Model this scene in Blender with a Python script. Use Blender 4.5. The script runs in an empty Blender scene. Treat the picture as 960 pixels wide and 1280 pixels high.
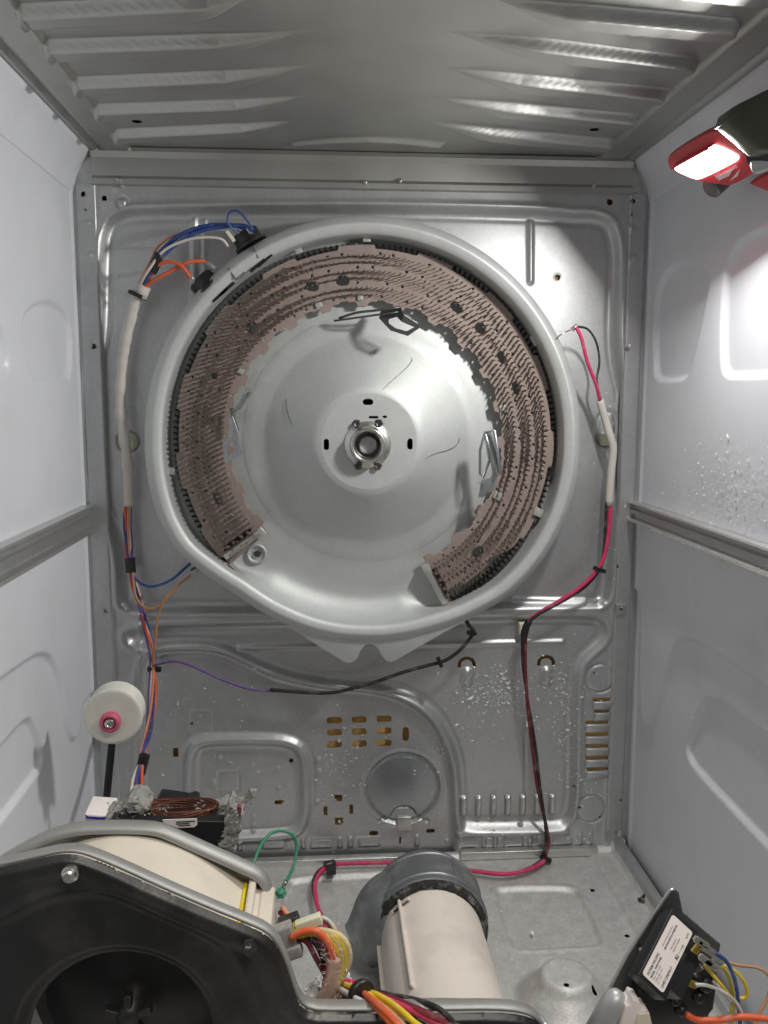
import bpy, bmesh, math, random
import numpy as np
from mathutils import Vector, Matrix
random.seed(7); RNG = np.random.default_rng(7)
scene = bpy.context.scene
COL = scene.collection

# ------------------------------------------------------------------ camera
FPX, YAW, PITCH, ROLL = 1082.7, 0.06921, 0.13207, 0.00184
CAM = np.array([-0.0543, -1.0851, 0.6074])
HC = 0.895          # cabinet height
W2 = 0.345          # half cabinet width
_F = np.array([math.sin(YAW)*math.cos(PITCH), math.cos(YAW)*math.cos(PITCH), -math.sin(PITCH)])
_R0 = np.array([math.cos(YAW), -math.sin(YAW), 0.0]); _U0 = np.cross(_R0, _F)
_R = _R0*math.cos(ROLL)+_U0*math.sin(ROLL); _U = -_R0*math.sin(ROLL)+_U0*math.cos(ROLL)
cd = bpy.data.cameras.new('camera'); cam = bpy.data.objects.new('camera', cd); COL.objects.link(cam)
cd.sensor_fit = 'VERTICAL'; cd.sensor_height = 36; cd.lens = FPX*36/1280; cd.clip_start = 0.01; cd.clip_end = 50
M4 = Matrix.Identity(4)
for i in range(3):
    M4[i][0] = _R[i]; M4[i][1] = _U[i]; M4[i][2] = -_F[i]; M4[i][3] = CAM[i]
cam.matrix_world = M4
scene.camera = cam

# ------------------------------------------------------------------ world and light
wd = bpy.data.worlds.new('World'); scene.world = wd; wd.use_nodes = True
wd.node_tree.nodes['Background'].inputs[0].default_value = (1.0, 0.97, 0.92, 1)
wd.node_tree.nodes['Background'].inputs[1].default_value = 0.14
vs = scene.view_settings
vs.view_transform = 'Standard'; vs.look = 'None'; vs.exposure = 0.28; vs.gamma = 1.0
scene.render.engine = 'CYCLES'
scene.cycles.use_denoising = True
scene.cycles.max_bounces = 10; scene.cycles.diffuse_bounces = 6; scene.cycles.glossy_bounces = 5
scene.cycles.sample_clamp_indirect = 3.0; scene.cycles.blur_glossy = 1.0
LIGHT_POS = Vector((0.2892, -0.2951, 0.8159))   # glowing panel of the work light on the right side wall
def lamp(name, kind, loc, energy, color=(1, 1, 1), size=0.03, aim=None):
    l = bpy.data.lights.new(name, kind); l.energy = energy; l.color = color
    o = bpy.data.objects.new(name, l); COL.objects.link(o); o.location = loc
    if kind == 'AREA':
        l.shape = 'RECTANGLE'; l.size = size; l.size_y = size*0.33
    else: l.shadow_soft_size = size
    if aim is not None:
        o.rotation_euler = (Vector(aim)-Vector(loc)).to_track_quat('-Z', 'Y').to_euler()
    return o
LAMP_N = Vector((-.75, -.12, -.65)).normalized()
lamp('work_light_lamp', 'AREA', LIGHT_POS+LAMP_N*.003, 2.25, (1.0, 0.985, 0.95), 0.068, LIGHT_POS+LAMP_N)

rm = lamp('added_fill_lamp', 'AREA', (.45, -1.75, 2.35), 25.0, (1.0, .95, .87), 1.1, (0.05, -.35, .1))  # unseen lamp added to brighten the floor and lower parts
# ------------------------------------------------------------------ pixel of the photograph -> place on a known plane
def ray(u, v): return _F + _R*((u-480)/FPX) + _U*((640-v)/FPX)
def PP(u, v, ax, val):
    d = ray(u, v); return CAM + d*((val-CAM[ax])/d[ax])
def PY(u, v, y=0.0): return PP(u, v, 1, y)
def PX(u, v, x): return PP(u, v, 0, x)
def PZ(u, v, z): return PP(u, v, 2, z)
def pyl(pts, y): return [PY(u, v, y) for u, v in pts]

# ------------------------------------------------------------------ materials
def newmat(name):
    m = bpy.data.materials.new(name); m.use_nodes = True
    nt = m.node_tree; b = nt.nodes['Principled BSDF']; return m, nt, b
def mat(name, col, rough=0.5, metal=0.0, noise=0.06, nscale=60, bump=0.0, bscale=400, spec=0.5, dirt=None, dirt_scale=18, dirt_amt=0.5, spangle=0.0, sub=0.0, rvar=0.08):
    m, nt, b = newmat(name); N = nt.nodes; L = nt.links
    tc = N.new('ShaderNodeTexCoord')
    nz = N.new('ShaderNodeTexNoise'); nz.inputs['Scale'].default_value = nscale; nz.inputs['Detail'].default_value = 5
    L.new(tc.outputs['Object'], nz.inputs['Vector'])
    mx = N.new('ShaderNodeMix'); mx.data_type = 'RGBA'
    mx.inputs['A'].default_value = tuple(max(0, c*(1-noise*2)) for c in col)+(1,)
    mx.inputs['B'].default_value = tuple(min(1, c*(1+noise*2)) for c in col)+(1,)
    L.new(nz.outputs['Fac'], mx.inputs['Factor']); out = mx.outputs['Result']
    if spangle:
        vo = N.new('ShaderNodeTexVoronoi'); vo.inputs['Scale'].default_value = 260
        L.new(tc.outputs['Object'], vo.inputs['Vector'])
        bw = N.new('ShaderNodeRGBToBW'); L.new(vo.outputs['Color'], bw.inputs[0])
        mr = N.new('ShaderNodeMapRange'); mr.inputs['To Min'].default_value = 1-spangle; mr.inputs['To Max'].default_value = 1+spangle
        L.new(bw.outputs[0], mr.inputs['Value'])
        m2 = N.new('ShaderNodeMix'); m2.data_type = 'RGBA'; m2.blend_type = 'MULTIPLY'; m2.inputs['Factor'].default_value = 1
        L.new(out, m2.inputs['A']); L.new(mr.outputs[0], m2.inputs['B']); out = m2.outputs['Result']
    if dirt:
        n2 = N.new('ShaderNodeTexNoise'); n2.inputs['Scale'].default_value = dirt_scale; n2.inputs['Detail'].default_value = 8; n2.inputs['Roughness'].default_value = 0.65
        L.new(tc.outputs['Object'], n2.inputs['Vector'])
        rp = N.new('ShaderNodeMapRange'); rp.inputs['From Min'].default_value = 0.5; rp.inputs['From Max'].default_value = 0.72
        rp.inputs['To Max'].default_value = dirt_amt; L.new(n2.outputs['Fac'], rp.inputs['Value'])
        m3 = N.new('ShaderNodeMix'); m3.data_type = 'RGBA'; m3.inputs['B'].default_value = tuple(dirt)+(1,)
        L.new(rp.outputs[0], m3.inputs['Factor']); L.new(out, m3.inputs['A']); out = m3.outputs['Result']
    L.new(out, b.inputs['Base Color'])
    rr = N.new('ShaderNodeMapRange'); rr.inputs['To Min'].default_value = max(0.03, rough-rvar); rr.inputs['To Max'].default_value = min(1, rough+rvar)
    L.new(nz.outputs['Fac'], rr.inputs['Value']); L.new(rr.outputs[0], b.inputs['Roughness'])
    b.inputs['Metallic'].default_value = metal
    b.inputs['Specular IOR Level'].default_value = spec
    if sub: b.inputs['Subsurface Weight'].default_value = sub; b.inputs['Subsurface Radius'].default_value = (0.01, 0.008, 0.006)
    if bump:
        n3 = N.new('ShaderNodeTexNoise'); n3.inputs['Scale'].default_value = bscale; n3.inputs['Detail'].default_value = 4
        L.new(tc.outputs['Object'], n3.inputs['Vector'])
        bp = N.new('ShaderNodeBump'); bp.inputs['Strength'].default_value = bump; bp.inputs['Distance'].default_value = 0.001
        L.new(n3.outputs['Fac'], bp.inputs['Height']); L.new(bp.outputs[0], b.inputs['Normal'])
    return m
GALV = mat('galvanised_steel', (.53, .54, .545), .43, .78, .05, 30, .12, 700, dirt=(.36, .35, .33), dirt_scale=9, dirt_amt=.25, spangle=.05)
GALVC = mat('galvanised_ceiling', (.50, .50, .48), .46, .95, .06, 14, .06, 500, spangle=.02)
GALVF = mat('galvanised_floor', (.56, .56, .55), .5, .4, .12, 60, .3, 500, dirt=(.62, .59, .54), dirt_scale=22, dirt_amt=.55, spangle=.1)
PAN = mat('aluminised_steel', (.56, .58, .57), .55, .45, .03, 40, .10, 900, dirt=(.66, .66, .64), dirt_scale=60, dirt_amt=.12, spangle=.03)
PANB = mat('zinc_bright', (.62, .62, .61), .36, .85, .05, 60, .08, 800)
STEEL = mat('bright_steel', (.62, .61, .58), .28, 1.0, .05, 100, .05)
DSTEEL = mat('dark_steel', (.10, .10, .10), .38, .8, .1, 80, .1)
WHITE = mat('white_enamel', (.72, .738, .785), .38, 0, .02, 8, .03, 200, dirt=(.55, .55, .56), dirt_scale=11, dirt_amt=.30)
MICA = mat('mica_board', (.31, .25, .22), .62, .05, .10, 120, .3, 1500, dirt=(.22, .16, .14), dirt_scale=25, dirt_amt=.5)
CERAM = mat('clip_steel', (.50, .50, .48), .4, .4, .05, 200)
COILM = mat('heating_ribbon', (.035, .03, .028), .55, .5, .1, 200)
SPIKEM = mat('ribbon_tip', (.27, .215, .18), .5, .4, .15, 300)
CREAM = mat('cream_plastic', (.68, .62, .52), .45, 0, .04, 20, .06, 300, dirt=(.50, .46, .40), dirt_scale=32, dirt_amt=.45, sub=.05)
WPLA = mat('white_pipe_plastic', (.68, .62, .56), .5, 0, .03, 20, .08, 300, dirt=(.46, .43, .40), dirt_scale=16, dirt_amt=.55)
DUCT = mat('duct_steel', (.20, .21, .22), .42, .6, .06, 40, .12, 200, dirt=(.48, .48, .47), dirt_scale=35, dirt_amt=.6)
FOAM = mat('dusty_black_foam', (.035, .035, .033), .95, 0, .3, 200, .9, 500, dirt=(.35, .35, .33), dirt_scale=60, dirt_amt=.8, spec=.1)
BLACK = mat('black_plastic', (.014, .014, .015), .36, 0, .1, 60, .05)
KNOCK = mat('bluish_galvanised_steel', (.40, .425, .44), .38, .85, .05, 30, .1, 600, spangle=.05)
PLATEM = mat('shade_darkened_zinc', (.045, .045, .045), .40, .8, .15, 25, .12, 300, dirt=(.16, .155, .15), dirt_scale=9, dirt_amt=.45)  # zinc darkened: shade of the front face put into the base colour
DARK = mat('black_steel_and_hole_shade', (.022, .022, .022), .45, .35, .2, 20, .1, 200, dirt=(.06, .055, .05), dirt_scale=12, dirt_amt=.6)  # black steel parts, and dark sheets that imitate shade in holes
BLOWM = mat('dull_zinc', (.36, .36, .35), .55, .6, .06, 50, .15, 400, dirt=(.30, .29, .27), dirt_scale=30, dirt_amt=.4)
LINT = mat('grey_lint', (.30, .295, .28), .95, 0, .15, 150, .5, 350, spec=0.0, dirt=(.15, .145, .14), dirt_scale=80, dirt_amt=.5)
LINTW = mat('white_lint', (.80, .80, .78), .95, 0, .05, 200, spec=.1)
CARD = mat('brown_cardboard', (.80, .50, .17), .85, 0, .08, 60, .1)
COPPER = mat('copper_winding', (.095, .030, .019), .38, .5, .25, 200, .5, 600)
PULLEY = mat('ivory_nylon', (.74, .73, .66), .4, 0, .02, 50, .03, sub=.4)
PULLR = mat('pink_nylon', (.62, .10, .18), .45, 0, .05)
RED = mat('red_plastic', (.55, .030, .045), .38, 0, .05)
OLIVE = mat('olive_plastic', (.10, .105, .075), .45, 0, .08)
LOGO = mat('white_print', (.75, .72, .72), .5)
W_ = lambda n, c, r=.5: mat(n, c, r, 0, .10, 120, .08, 900, dirt=(.42, .40, .37), dirt_scale=70, dirt_amt=.35)
WBLUE = W_('blue_insulation', (.022, .065, .25)); WWHITE = W_('white_insulation', (.66, .60, .54)); WORANGE = W_('orange_insulation', (.72, .12, .035))
WPINK = W_('pink_insulation', (.62, .035, .13)); WBLK = W_('black_insulation', (.020, .018, .018)); WPURP = W_('purple_insulation', (.14, .06, .28))
WBROWN = W_('brown_insulation', (.22, .055, .03)); WPEACH = W_('peach_insulation', (.62, .27, .16)); WYEL = W_('yellow_insulation', (.74, .56, .03))
WGRN = W_('green_insulation', (.03, .24, .13)); WTAN = W_('tan_insulation', (.45, .22, .10)); WDRED = W_('dark_red_insulation', (.16, .012, .025))
WGREY = W_('greyish_white_insulation', (.55, .54, .52)); WYLINT = mat('linty_yellow', (.60, .50, .26), .9, 0, .15, 120, .8, 300); WOLINT = mat('linty_pink', (.50, .33, .26), .9, 0, .15, 120, .8, 300)
TAPE = mat('white_cloth_tape', (.62, .59, .54), .7, 0, .06, 60, .4, 250)
TIEW = mat('ivory_clip_plastic', (.66, .66, .50), .4, 0, .04, 50, sub=.1)
YELSTR = mat('yellow_paint', (.75, .58, .02), .5)
PAPER = mat('white_paper_label', (.80, .74, .71), .55, 0, .02, 100)
INK = mat('black_ink', (.03, .03, .035), .6); INKB = mat('blue_ink', (.02, .03, .30), .5)
BRASS = mat('brass_terminal', (.55, .42, .10), .3, .9)
CANM = mat('grey_can', (.42, .42, .43), .4, .35, .04, 30, .06)
BRKT = mat('grey_bracket_steel', (.13, .135, .14), .42, .7, .05, 40, .1, 500)
LEDM, nt_, b_ = newmat('led_panel')
b_.inputs['Base Color'].default_value = (.9, .9, .85, 1)
b_.inputs['Emission Color'].default_value = (1, .97, .90, 1); b_.inputs['Emission Strength'].default_value = 14.0

# ------------------------------------------------------------------ object helpers
def link(o, parent=None):
    COL.objects.link(o)
    if parent is not None:
        o.parent = parent
        w = Vector((0, 0, 0)); p = parent
        while p is not None: w += p.location; p = p.parent
        o.location = -w
    return o
def tag(o, label=None, cat=None, group=None, kind=None):
    if label: o['label'] = label
    if cat: o['category'] = cat
    if group: o['group'] = group
    if kind: o['kind'] = kind
    return o
def thing(name, label, cat, loc, group=None):
    o = bpy.data.objects.new(name, None); COL.objects.link(o); o.location = Vector([float(c) for c in loc]); o.empty_display_size = .01
    return tag(o, label, cat, group)
def smooth(me, on=True):
    me.polygons.foreach_set('use_smooth', [on]*len(me.polygons))
class MB:
    def __init__(s): s.V = []; s.F = []
    def add(s, V, F):
        n = len(s.V); s.V += [tuple(float(c) for c in v) for v in V]; s.F += [tuple(i+n for i in f) for f in F]; return s
    def mesh(s, name, m, sm=False):
        me = bpy.data.meshes.new(name); me.from_pydata(s.V, [], s.F); me.materials.append(m)
        bm = bmesh.new(); bm.from_mesh(me); bmesh.ops.recalc_face_normals(bm, faces=bm.faces); bm.to_mesh(me); bm.free()
        smooth(me, sm); me.update(); return me
    def build(s, name, m, parent=None, sm=False, bevel=0.0, angle=None):
        me = s.mesh(name, m, sm)
        if bevel:
            bm = bmesh.new(); bm.from_mesh(me)
            es = [e for e in bm.edges if len(e.link_faces) == 2 and e.calc_face_angle(0) > .5]
            bmesh.ops.bevel(bm, geom=es, offset=bevel, segments=2, affect='EDGES', profile=.6, clamp_overlap=True)
            bm.to_mesh(me); bm.free(); smooth(me, True)
        if angle is not None:
            smooth(me, True); me.set_sharp_from_angle(angle=math.radians(angle))
        return link(bpy.data.objects.new(name, me), parent)
def copy_mesh(o, name, parent, loc=None, rot=None):
    c = bpy.data.objects.new(name, o.data); link(c, parent); return c
def frame_of(z):
    z = np.array(z, float); z /= np.linalg.norm(z)
    a = np.array([0, 0, 1.]) if abs(z[2]) < .9 else np.array([1., 0, 0])
    x = np.cross(a, z); x /= np.linalg.norm(x); return x, np.cross(z, x), z
def box(c, s, X=(1, 0, 0), Y=(0, 1, 0), Z=(0, 0, 1)):
    c = np.array(c, float); X, Y, Z = [np.array(a, float)*k/2 for a, k in zip((X, Y, Z), s)]
    V = [c+i*X+j*Y+k*Z for i in (-1, 1) for j in (-1, 1) for k in (-1, 1)]
    return V, [(0, 1, 3, 2), (4, 6, 7, 5), (0, 4, 5, 1), (2, 3, 7, 6), (0, 2, 6, 4), (1, 5, 7, 3)]
def prism(front, vec):
    f = [np.array(p, float) for p in front]; n = len(f); b = [p+np.array(vec, float) for p in f]
    F = [tuple(range(n)), tuple(range(2*n-1, n-1, -1))]+[(i, i+n, (i+1) % n+n, (i+1) % n) for i in range(n)]
    return f+b, F
def catmull(P, k=6):
    P = [np.array(p, float) for p in P]
    if len(P) < 3: return P
    Q = [2*P[0]-P[1]]+P+[2*P[-1]-P[-2]]; out = []
    for i in range(1, len(Q)-2):
        for t in np.linspace(0, 1, k, endpoint=False):
            a, b, c, d = Q[i-1:i+3]
            out.append(.5*((2*b)+(c-a)*t+(2*a-5*b+4*c-d)*t*t+(3*b-a-3*c+d)*t**3))
    out.append(P[-1]); return out
def tube(P, r, n=8, k=6, caps=True, rfun=None, sm=True):
    P = catmull(P, k) if sm else [np.array(p, float) for p in P]
    V = []; F = []; prev = None
    for i, p in enumerate(P):
        t = P[min(i+1, len(P)-1)]-P[max(i-1, 0)]; t = t/(np.linalg.norm(t)+1e-12)
        if prev is None: x, y, _ = frame_of(t)
        else:
            x = prev-t*np.dot(prev, t); x /= np.linalg.norm(x); y = np.cross(t, x)
        prev = x; rr = r if rfun is None else r*rfun(i/(len(P)-1))
        for j in range(n):
            a = 2*math.pi*j/n; V.append(p+rr*(math.cos(a)*x+math.sin(a)*y))
    for i in range(len(P)-1):
        for j in range(n):
            F.append((i*n+j, i*n+(j+1) % n, (i+1)*n+(j+1) % n, (i+1)*n+j))
    if caps:
        F.append(tuple(range(n-1, -1, -1))); F.append(tuple(range(len(V)-n, len(V))))
    return V, F
def lathe(c, axis, prof, n=32, close=False, xdir=None):
    c = np.array(c, float); x, y, z = frame_of(axis); V = []; F = []
    for r, h in prof:
        for j in range(n):
            a = 2*math.pi*j/n; V.append(c+z*h+r*(math.cos(a)*x+math.sin(a)*y))
    m = len(prof)
    for i in range(m-1):
        for j in range(n):
            F.append((i*n+j, i*n+(j+1) % n, (i+1)*n+(j+1) % n, (i+1)*n+j))
    if not close:
        F.append(tuple(range(n-1, -1, -1))); F.append(tuple(range((m-1)*n, m*n)))
    return V, F
def chaikin(P, it=2, closed=True):
    P = [np.array(p, float) for p in P]
    for _ in range(it):
        Q = []; n = len(P)
        for i in range(n if closed else n-1):
            a, b = P[i], P[(i+1) % n]; Q += [a*.75+b*.25, a*.25+b*.75]
        P = Q if closed else [P[0]]+Q+[P[-1]]
    return P

# ------------------------------------------------------------------ pressed sheet metal: a grid with a height function and real holes
def sd_poly(A, B, P):
    P = np.array([p[:2] for p in P]); d = np.full(A.shape, 1e9); s = np.ones(A.shape)
    n = len(P)
    for i in range(n):
        a = P[i]; b = P[i-1]; ex, ey = b-a; wx, wy = A-a[0], B-a[1]
        t = np.clip((wx*ex+wy*ey)/(ex*ex+ey*ey+1e-15), 0, 1)
        d = np.minimum(d, (wx-ex*t)**2+(wy-ey*t)**2)
        c1 = B >= a[1]; c2 = B < b[1]; c3 = ex*wy > ey*wx
        flip = (c1 & c2 & c3) | (~c1 & ~c2 & ~c3); s = np.where(flip, -s, s)
    return s*np.sqrt(d)
def d_line(A, B, P):
    d = np.full(A.shape, 1e9); P = [np.array(p[:2]) for p in P]
    for a, b in zip(P[:-1], P[1:]):
        ex, ey = b-a; wx, wy = A-a[0], B-a[1]
        t = np.clip((wx*ex+wy*ey)/(ex*ex+ey*ey+1e-15), 0, 1)
        d = np.minimum(d, (wx-ex*t)**2+(wy-ey*t)**2)
    return np.sqrt(d)
def sd_circ(A, B, c, r): return np.hypot(A-c[0], B-c[1])-r
def sd_rbox(A, B, c, hw, hh, r, ang=0.0):
    ca, sa = math.cos(ang), math.sin(ang)
    x = (A-c[0])*ca+(B-c[1])*sa; y = -(A-c[0])*sa+(B-c[1])*ca
    qx, qy = np.abs(x)-hw+r, np.abs(y)-hh+r
    return np.hypot(np.maximum(qx, 0), np.maximum(qy, 0))+np.minimum(np.maximum(qx, qy), 0)-r
def sst(x, a, b):
    t = np.clip((x-a)/(b-a+1e-12), 0, 1); return t*t*(3-2*t)
def bump(d, w): return np.exp(-(d/w)**2)
def sheet(name, A, B, to3, hf, holes, m, parent=None, cell=.002, thick=0.0, kind=None):
    A = A.copy(); B = B.copy()
    if holes:
        f = lambda a, b: np.min([h(a, b) for h in holes], axis=0)
        sd = f(A, B); e = cell*.1
        near = np.abs(sd) < cell*.62
        an, bn, s = A[near], B[near], sd[near]
        for _ in range(2):
            s = f(an, bn); gx = (f(an+e, bn)-f(an-e, bn))/(2*e); gy = (f(an, bn+e)-f(an, bn-e))/(2*e); g2 = gx*gx+gy*gy+1e-9
            an = an-s*gx/g2; bn = bn-s*gy/g2
        A[near] = an; B[near] = bn
    P = to3(A, B, hf(A, B))
    n0, n1 = A.shape; idx = np.arange(n0*n1).reshape(n0, n1)
    Q = np.stack([idx[:-1, :-1], idx[:-1, 1:], idx[1:, 1:], idx[1:, :-1]], -1).reshape(-1, 4)
    if holes:
        ca = A.ravel()[Q].mean(1); cb = B.ravel()[Q].mean(1); Q = Q[f(ca, cb) > 0]
    used = np.unique(Q); mp = np.zeros(n0*n1, int); mp[used] = np.arange(len(used)); Q = mp[Q]
    V = P.reshape(-1, 3)[used]
    me = bpy.data.meshes.new(name); me.vertices.add(len(V)); me.vertices.foreach_set('co', V.ravel())
    me.loops.add(Q.size); me.loops.foreach_set('vertex_index', Q.ravel()); me.polygons.add(len(Q))
    me.polygons.foreach_set('loop_start', np.arange(0, Q.size, 4)); me.polygons.foreach_set('loop_total', np.full(len(Q), 4))
    me.materials.append(m); me.update(calc_edges=True); smooth(me); me.validate()
    o = bpy.data.objects.new(name, me); link(o, parent)
    if thick:
        md = o.modifiers.new('thickness', 'SOLIDIFY'); md.thickness = thick; md.offset = 0
    if kind: o['kind'] = kind
    return o
def grid(a0, a1, b0, b1, c):
    a = np.linspace(a0, a1, max(2, int((a1-a0)/c)+1)); b = np.linspace(b0, b1, max(2, int((b1-b0)/c)+1))
    return np.meshgrid(a, b, indexing='ij')

# ================================================================== BACK WALL
def bk(u, v):
    p = PY(u, v, 0); return np.array([p[0], p[2]])
def bkl(P): return [bk(*p) for p in P]
MM = 0.001
def bpoly(P, it=2): return chaikin(bkl(P), it)
F1 = bpoly([(178, 270), (150, 274), (137, 292), (135, 330), (134, 400), (131, 425), (122, 455), (119, 500), (119, 560), (123, 605), (135, 640), (150, 668), (156, 700), (157, 740), (159, 757), (240, 757), (450, 756), (640, 750), (735, 750), (750, 750), (755, 735), (756, 700), (760, 650), (769, 622), (778, 590), (780, 540), (777, 495), (768, 465), (763, 430), (764, 380), (766, 330), (764, 300), (756, 281), (738, 275), (712, 276), (690, 272), (450, 266)], 2)
F3 = bpoly([(165, 786), (400, 781), (640, 775), (738, 774), (750, 780), (749, 796), (735, 808), (720, 822), (713, 845), (712, 900), (711, 1000), (705, 1021), (690, 1024), (585, 1026), (577, 1020), (576, 980), (573, 945), (563, 918), (545, 886), (515, 864), (475, 852), (420, 849), (355, 836), (318, 818), (280, 802), (195, 799), (165, 802)], 2)
F2 = bpoly([(180, 1100), (180, 860), (182, 832), (195, 816), (240, 812), (275, 815), (310, 834), (350, 852), (420, 863), (470, 867), (512, 881), (540, 906), (556, 942), (562, 980), (563, 1040), (563, 1100)], 2)
RR = bpoly([(236, 1050), (236, 970), (238, 935), (255, 924), (310, 923), (362, 924), (381, 940), (383, 980), (382, 1020), (372, 1040), (345, 1044), (280, 1047)], 2)
TRAP = bkl([(474, 1026), (484, 1022), (491, 1010), (500, 1008), (512, 1008), (519, 1012), (524, 1022), (534, 1026)])
LOOPR = bpoly([(747, 520), (747, 548), (750, 556), (768, 557), (770, 548), (770, 518), (760, 514)], 2)
slots = []                                   # (u, v, half width px, half height px, radius px)
for v in (899, 914, 929):
    for u in (418, 449, 480): slots.append((u, v+(449-u)*.03, 10, 4.3, 4.2))
slots += [(507, 917, 4.3, 9.5, 4.2), (220, 940, 3.3, 6, .6), (222, 996, 3.3, 5.5, .6), (349, 1003, 6, 2.8, .6), (423, 997, 5, 4.5, .6), (407, 1013, 2.6, 6, .6),
          (439, 1011, 2.6, 6.5, .6), (424, 1026, 5.5, 5, .6), (467, 1041, 6, 3, 3), (538, 1038, 6, 2.6, 2.5), (364, 951, 3, 3, 3), (697, 347, 3.6, 3.6, 3.6),
          (759, 255, 3.6, 3.6, 3.6), (133, 250, 3, 3, 3), (105, 243, 3.5, 4.5, 3.4), (117, 433, 3.8, 3.6, 3.5), (133, 764, 3.4, 3, 2.9), (791, 252, 3.4, 4.4, 3.3), (784, 434, 3.6, 3.6, 3.5), (770, 708, 3.6, 3.4, 3.3),
          (240, 904, 1.8, 1.8, 1.8), (716, 980, 2.2, 2.2, 2.2), (722, 1005, 1.6, 1.6, 1.6), (747, 1017, 1.6, 1.6, 1.6), (740, 838, 1.5, 1.5, 1.5),
          (790, 268, 1.8, 3, 1.8), (500, 1050, 1.2, 5, 1)]
vent = [(750, 871, 13, 2.0), (749, 885, 10, 2.0), (743, 899, 15.5, 2.2), (743, 914, 15.5, 2.2), (743, 928.5, 15.5, 2.2), (743, 943, 15.5, 2.2), (743, 957, 15.5, 1.8)]
for u, v, a, b in vent: slots.append((u, v, a, b, 1.2))
def slot_sd(u, v, a, b, r):
    c = bk(u, v); s = MM
    return lambda A, B: sd_rbox(A, B, c, a*s, b*s, r*s)
def arc_sd(u, v):
    c = bk(u, v)
    return lambda A, B: np.maximum(np.abs(np.hypot(A-c[0], B-c[1])-.0098)-.0022, -(B-c[1])-.002)
back_holes = [slot_sd(*s) for s in slots]+[arc_sd(583, 831), arc_sd(682, 829)]
def back_h(A, B):
    h = np.full(A.shape, .0095)
    for P, dep in ((F1, .0095), (F3, .0070), (F2, .0085)):
        d = sd_poly(A, B, P); h = h-dep*(1-sst(d, -.001, .0085))
        h += .0024*bump(d-.0105, .0034)-.0010*bump(d+.004, .003)
    d = sd_poly(A, B, RR); h += .0085*bump(d, .0068)-.0015*(d < -.004)*sst(-d, .004, .012)
    c = bk(503, 985)
    rr = np.hypot(A-c[0], B-c[1]); h += -.0055*bump(rr-.0475, .0026)+.0022*bump(rr-.0515, .0022)
    h += -.002*(rr < .044)
    h -= .0042*bump(d_line(A, B, TRAP), .0022)
    c2 = bk(544, 945); h += -.003*bump(np.hypot(A-c2[0], B-c2[1])-.011, .002)*(rr < .0475)
    for P, w, k in (([(300, 809), (430, 806), (702, 801)], .0026, .0045), ([(572, 1037), (640, 1036), (704, 1034)], .0045, .0055),
                    ([(640, 748), (752, 751)], .0030, .003), ([(243, 275), (243, 378)], .0030, .0040), ([(663, 278), (663, 352)], .0030, .0040), ([(256, 275), (255, 378)], .0022, .002),
                    ([(656, 825), (656, 1015)], .0016, -.0009)):  # this groove imitates the cast shadow line of the hanging wire
        h += k*bump(d_line(A, B, bkl(P)), w)
    for u, v, r, k in ((109, 279, .0045, .003), (111, 319, .0045, .003), (789, 285, .0045, .003), (788, 325, .005, .003), (155, 255, .007, .003), (697, 347, .006, -.0012), (148, 238, .004, .002)):
        c = bk(u, v); h += k*bump(np.hypot(A-c[0], B-c[1]), r*.7)
    c = bk(155, 255); h -= .0022*bump(np.hypot(A-c[0], B-c[1])-.006, .0015)
    for u, v in ((748, 845), (737, 1007)):
        c = bk(u, v); h -= .0030*bump(np.hypot(A-c[0], B-c[1])-.019, .0015)
        for sx in (-1, 1): h += .0018*bump(np.hypot(A-c[0]-sx*.0205, B-c[1]), .002)
    for u, v in ((583, 846), (682, 845)):
        c = bk(u, v); d = sd_rbox(A, B, c, .009, .0155, .009); h += .0055*(1-sst(d, -.007, .001))
    for u, v, q in ((249, 902, 14), (286, 977, 13)):
        d = sd_rbox(A, B, bk(u, v), q*MM, q*MM, .001); h -= .0012*bump(d, .0011)
    h -= .0025*bump(sd_poly(A, B, LOOPR), .0022)
    c = bk(160, 552); h += -.0022*bump(sd_circ(A, B, c, .012), .002)
    # flange strips along both sides
    for sx in (-1, 1):
        x0 = sx*(W2-.026)
        h += .0012*bump(A-x0, .0022)-.0016*bump(A-sx*(W2-.008), .003)
    h += .0020*bump(A+.288, .0025)*(B < .36)*(B > .05)
    # bottom flange: knocked tabs and little ribs
    for u in (341, 401, 461, 582, 640, 700):
        c = bk(u, 1056-(u-341)*.027); d = sd_rbox(A, B, c, .0145, .0065, .001); h += -.0012*bump(d, .0011)+.0012*(d < -.001)
    for u in (300, 379, 425, 438, 521, 603, 617, 660, 675, 722, 735):
        c = bk(u, 1054-(u-341)*.027); d = sd_rbox(A, B, c, .0018, .007, .0018); h += .0035*(1-sst(d, -.001, .002))
    for u, v, s_, w in ((450, 262, .001, .02),):
        pass
    return h
A, B = grid(-W2-.007, W2+.007, -.012, .868, .00175)
back = sheet('back_wall', A, B, lambda a, b, h: np.stack([a, -h, b], -1), back_h, back_holes, GALV, None, .00175, kind='structure')
card = MB().add(*box((0, .0098, .45), (.74, .004, .92))).build('cardboard_backdrop', CARD); card['kind'] = 'structure'; card.name = 'cardboard_wall'
for sx in (-1, 1): MB().add(*box((sx*.338, .0045, .45), (.056, .002, .92))).build('flange_hole_dark', DARK, back)  # dark strips added to imitate shade in the flange holes
def back_at(u, v, extra=0.0):
    c = bk(u, v); h = float(back_h(np.array([[c[0]]]), np.array([[c[1]]]))[0, 0]); return np.array([c[0], -h-extra, c[1]])
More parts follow.
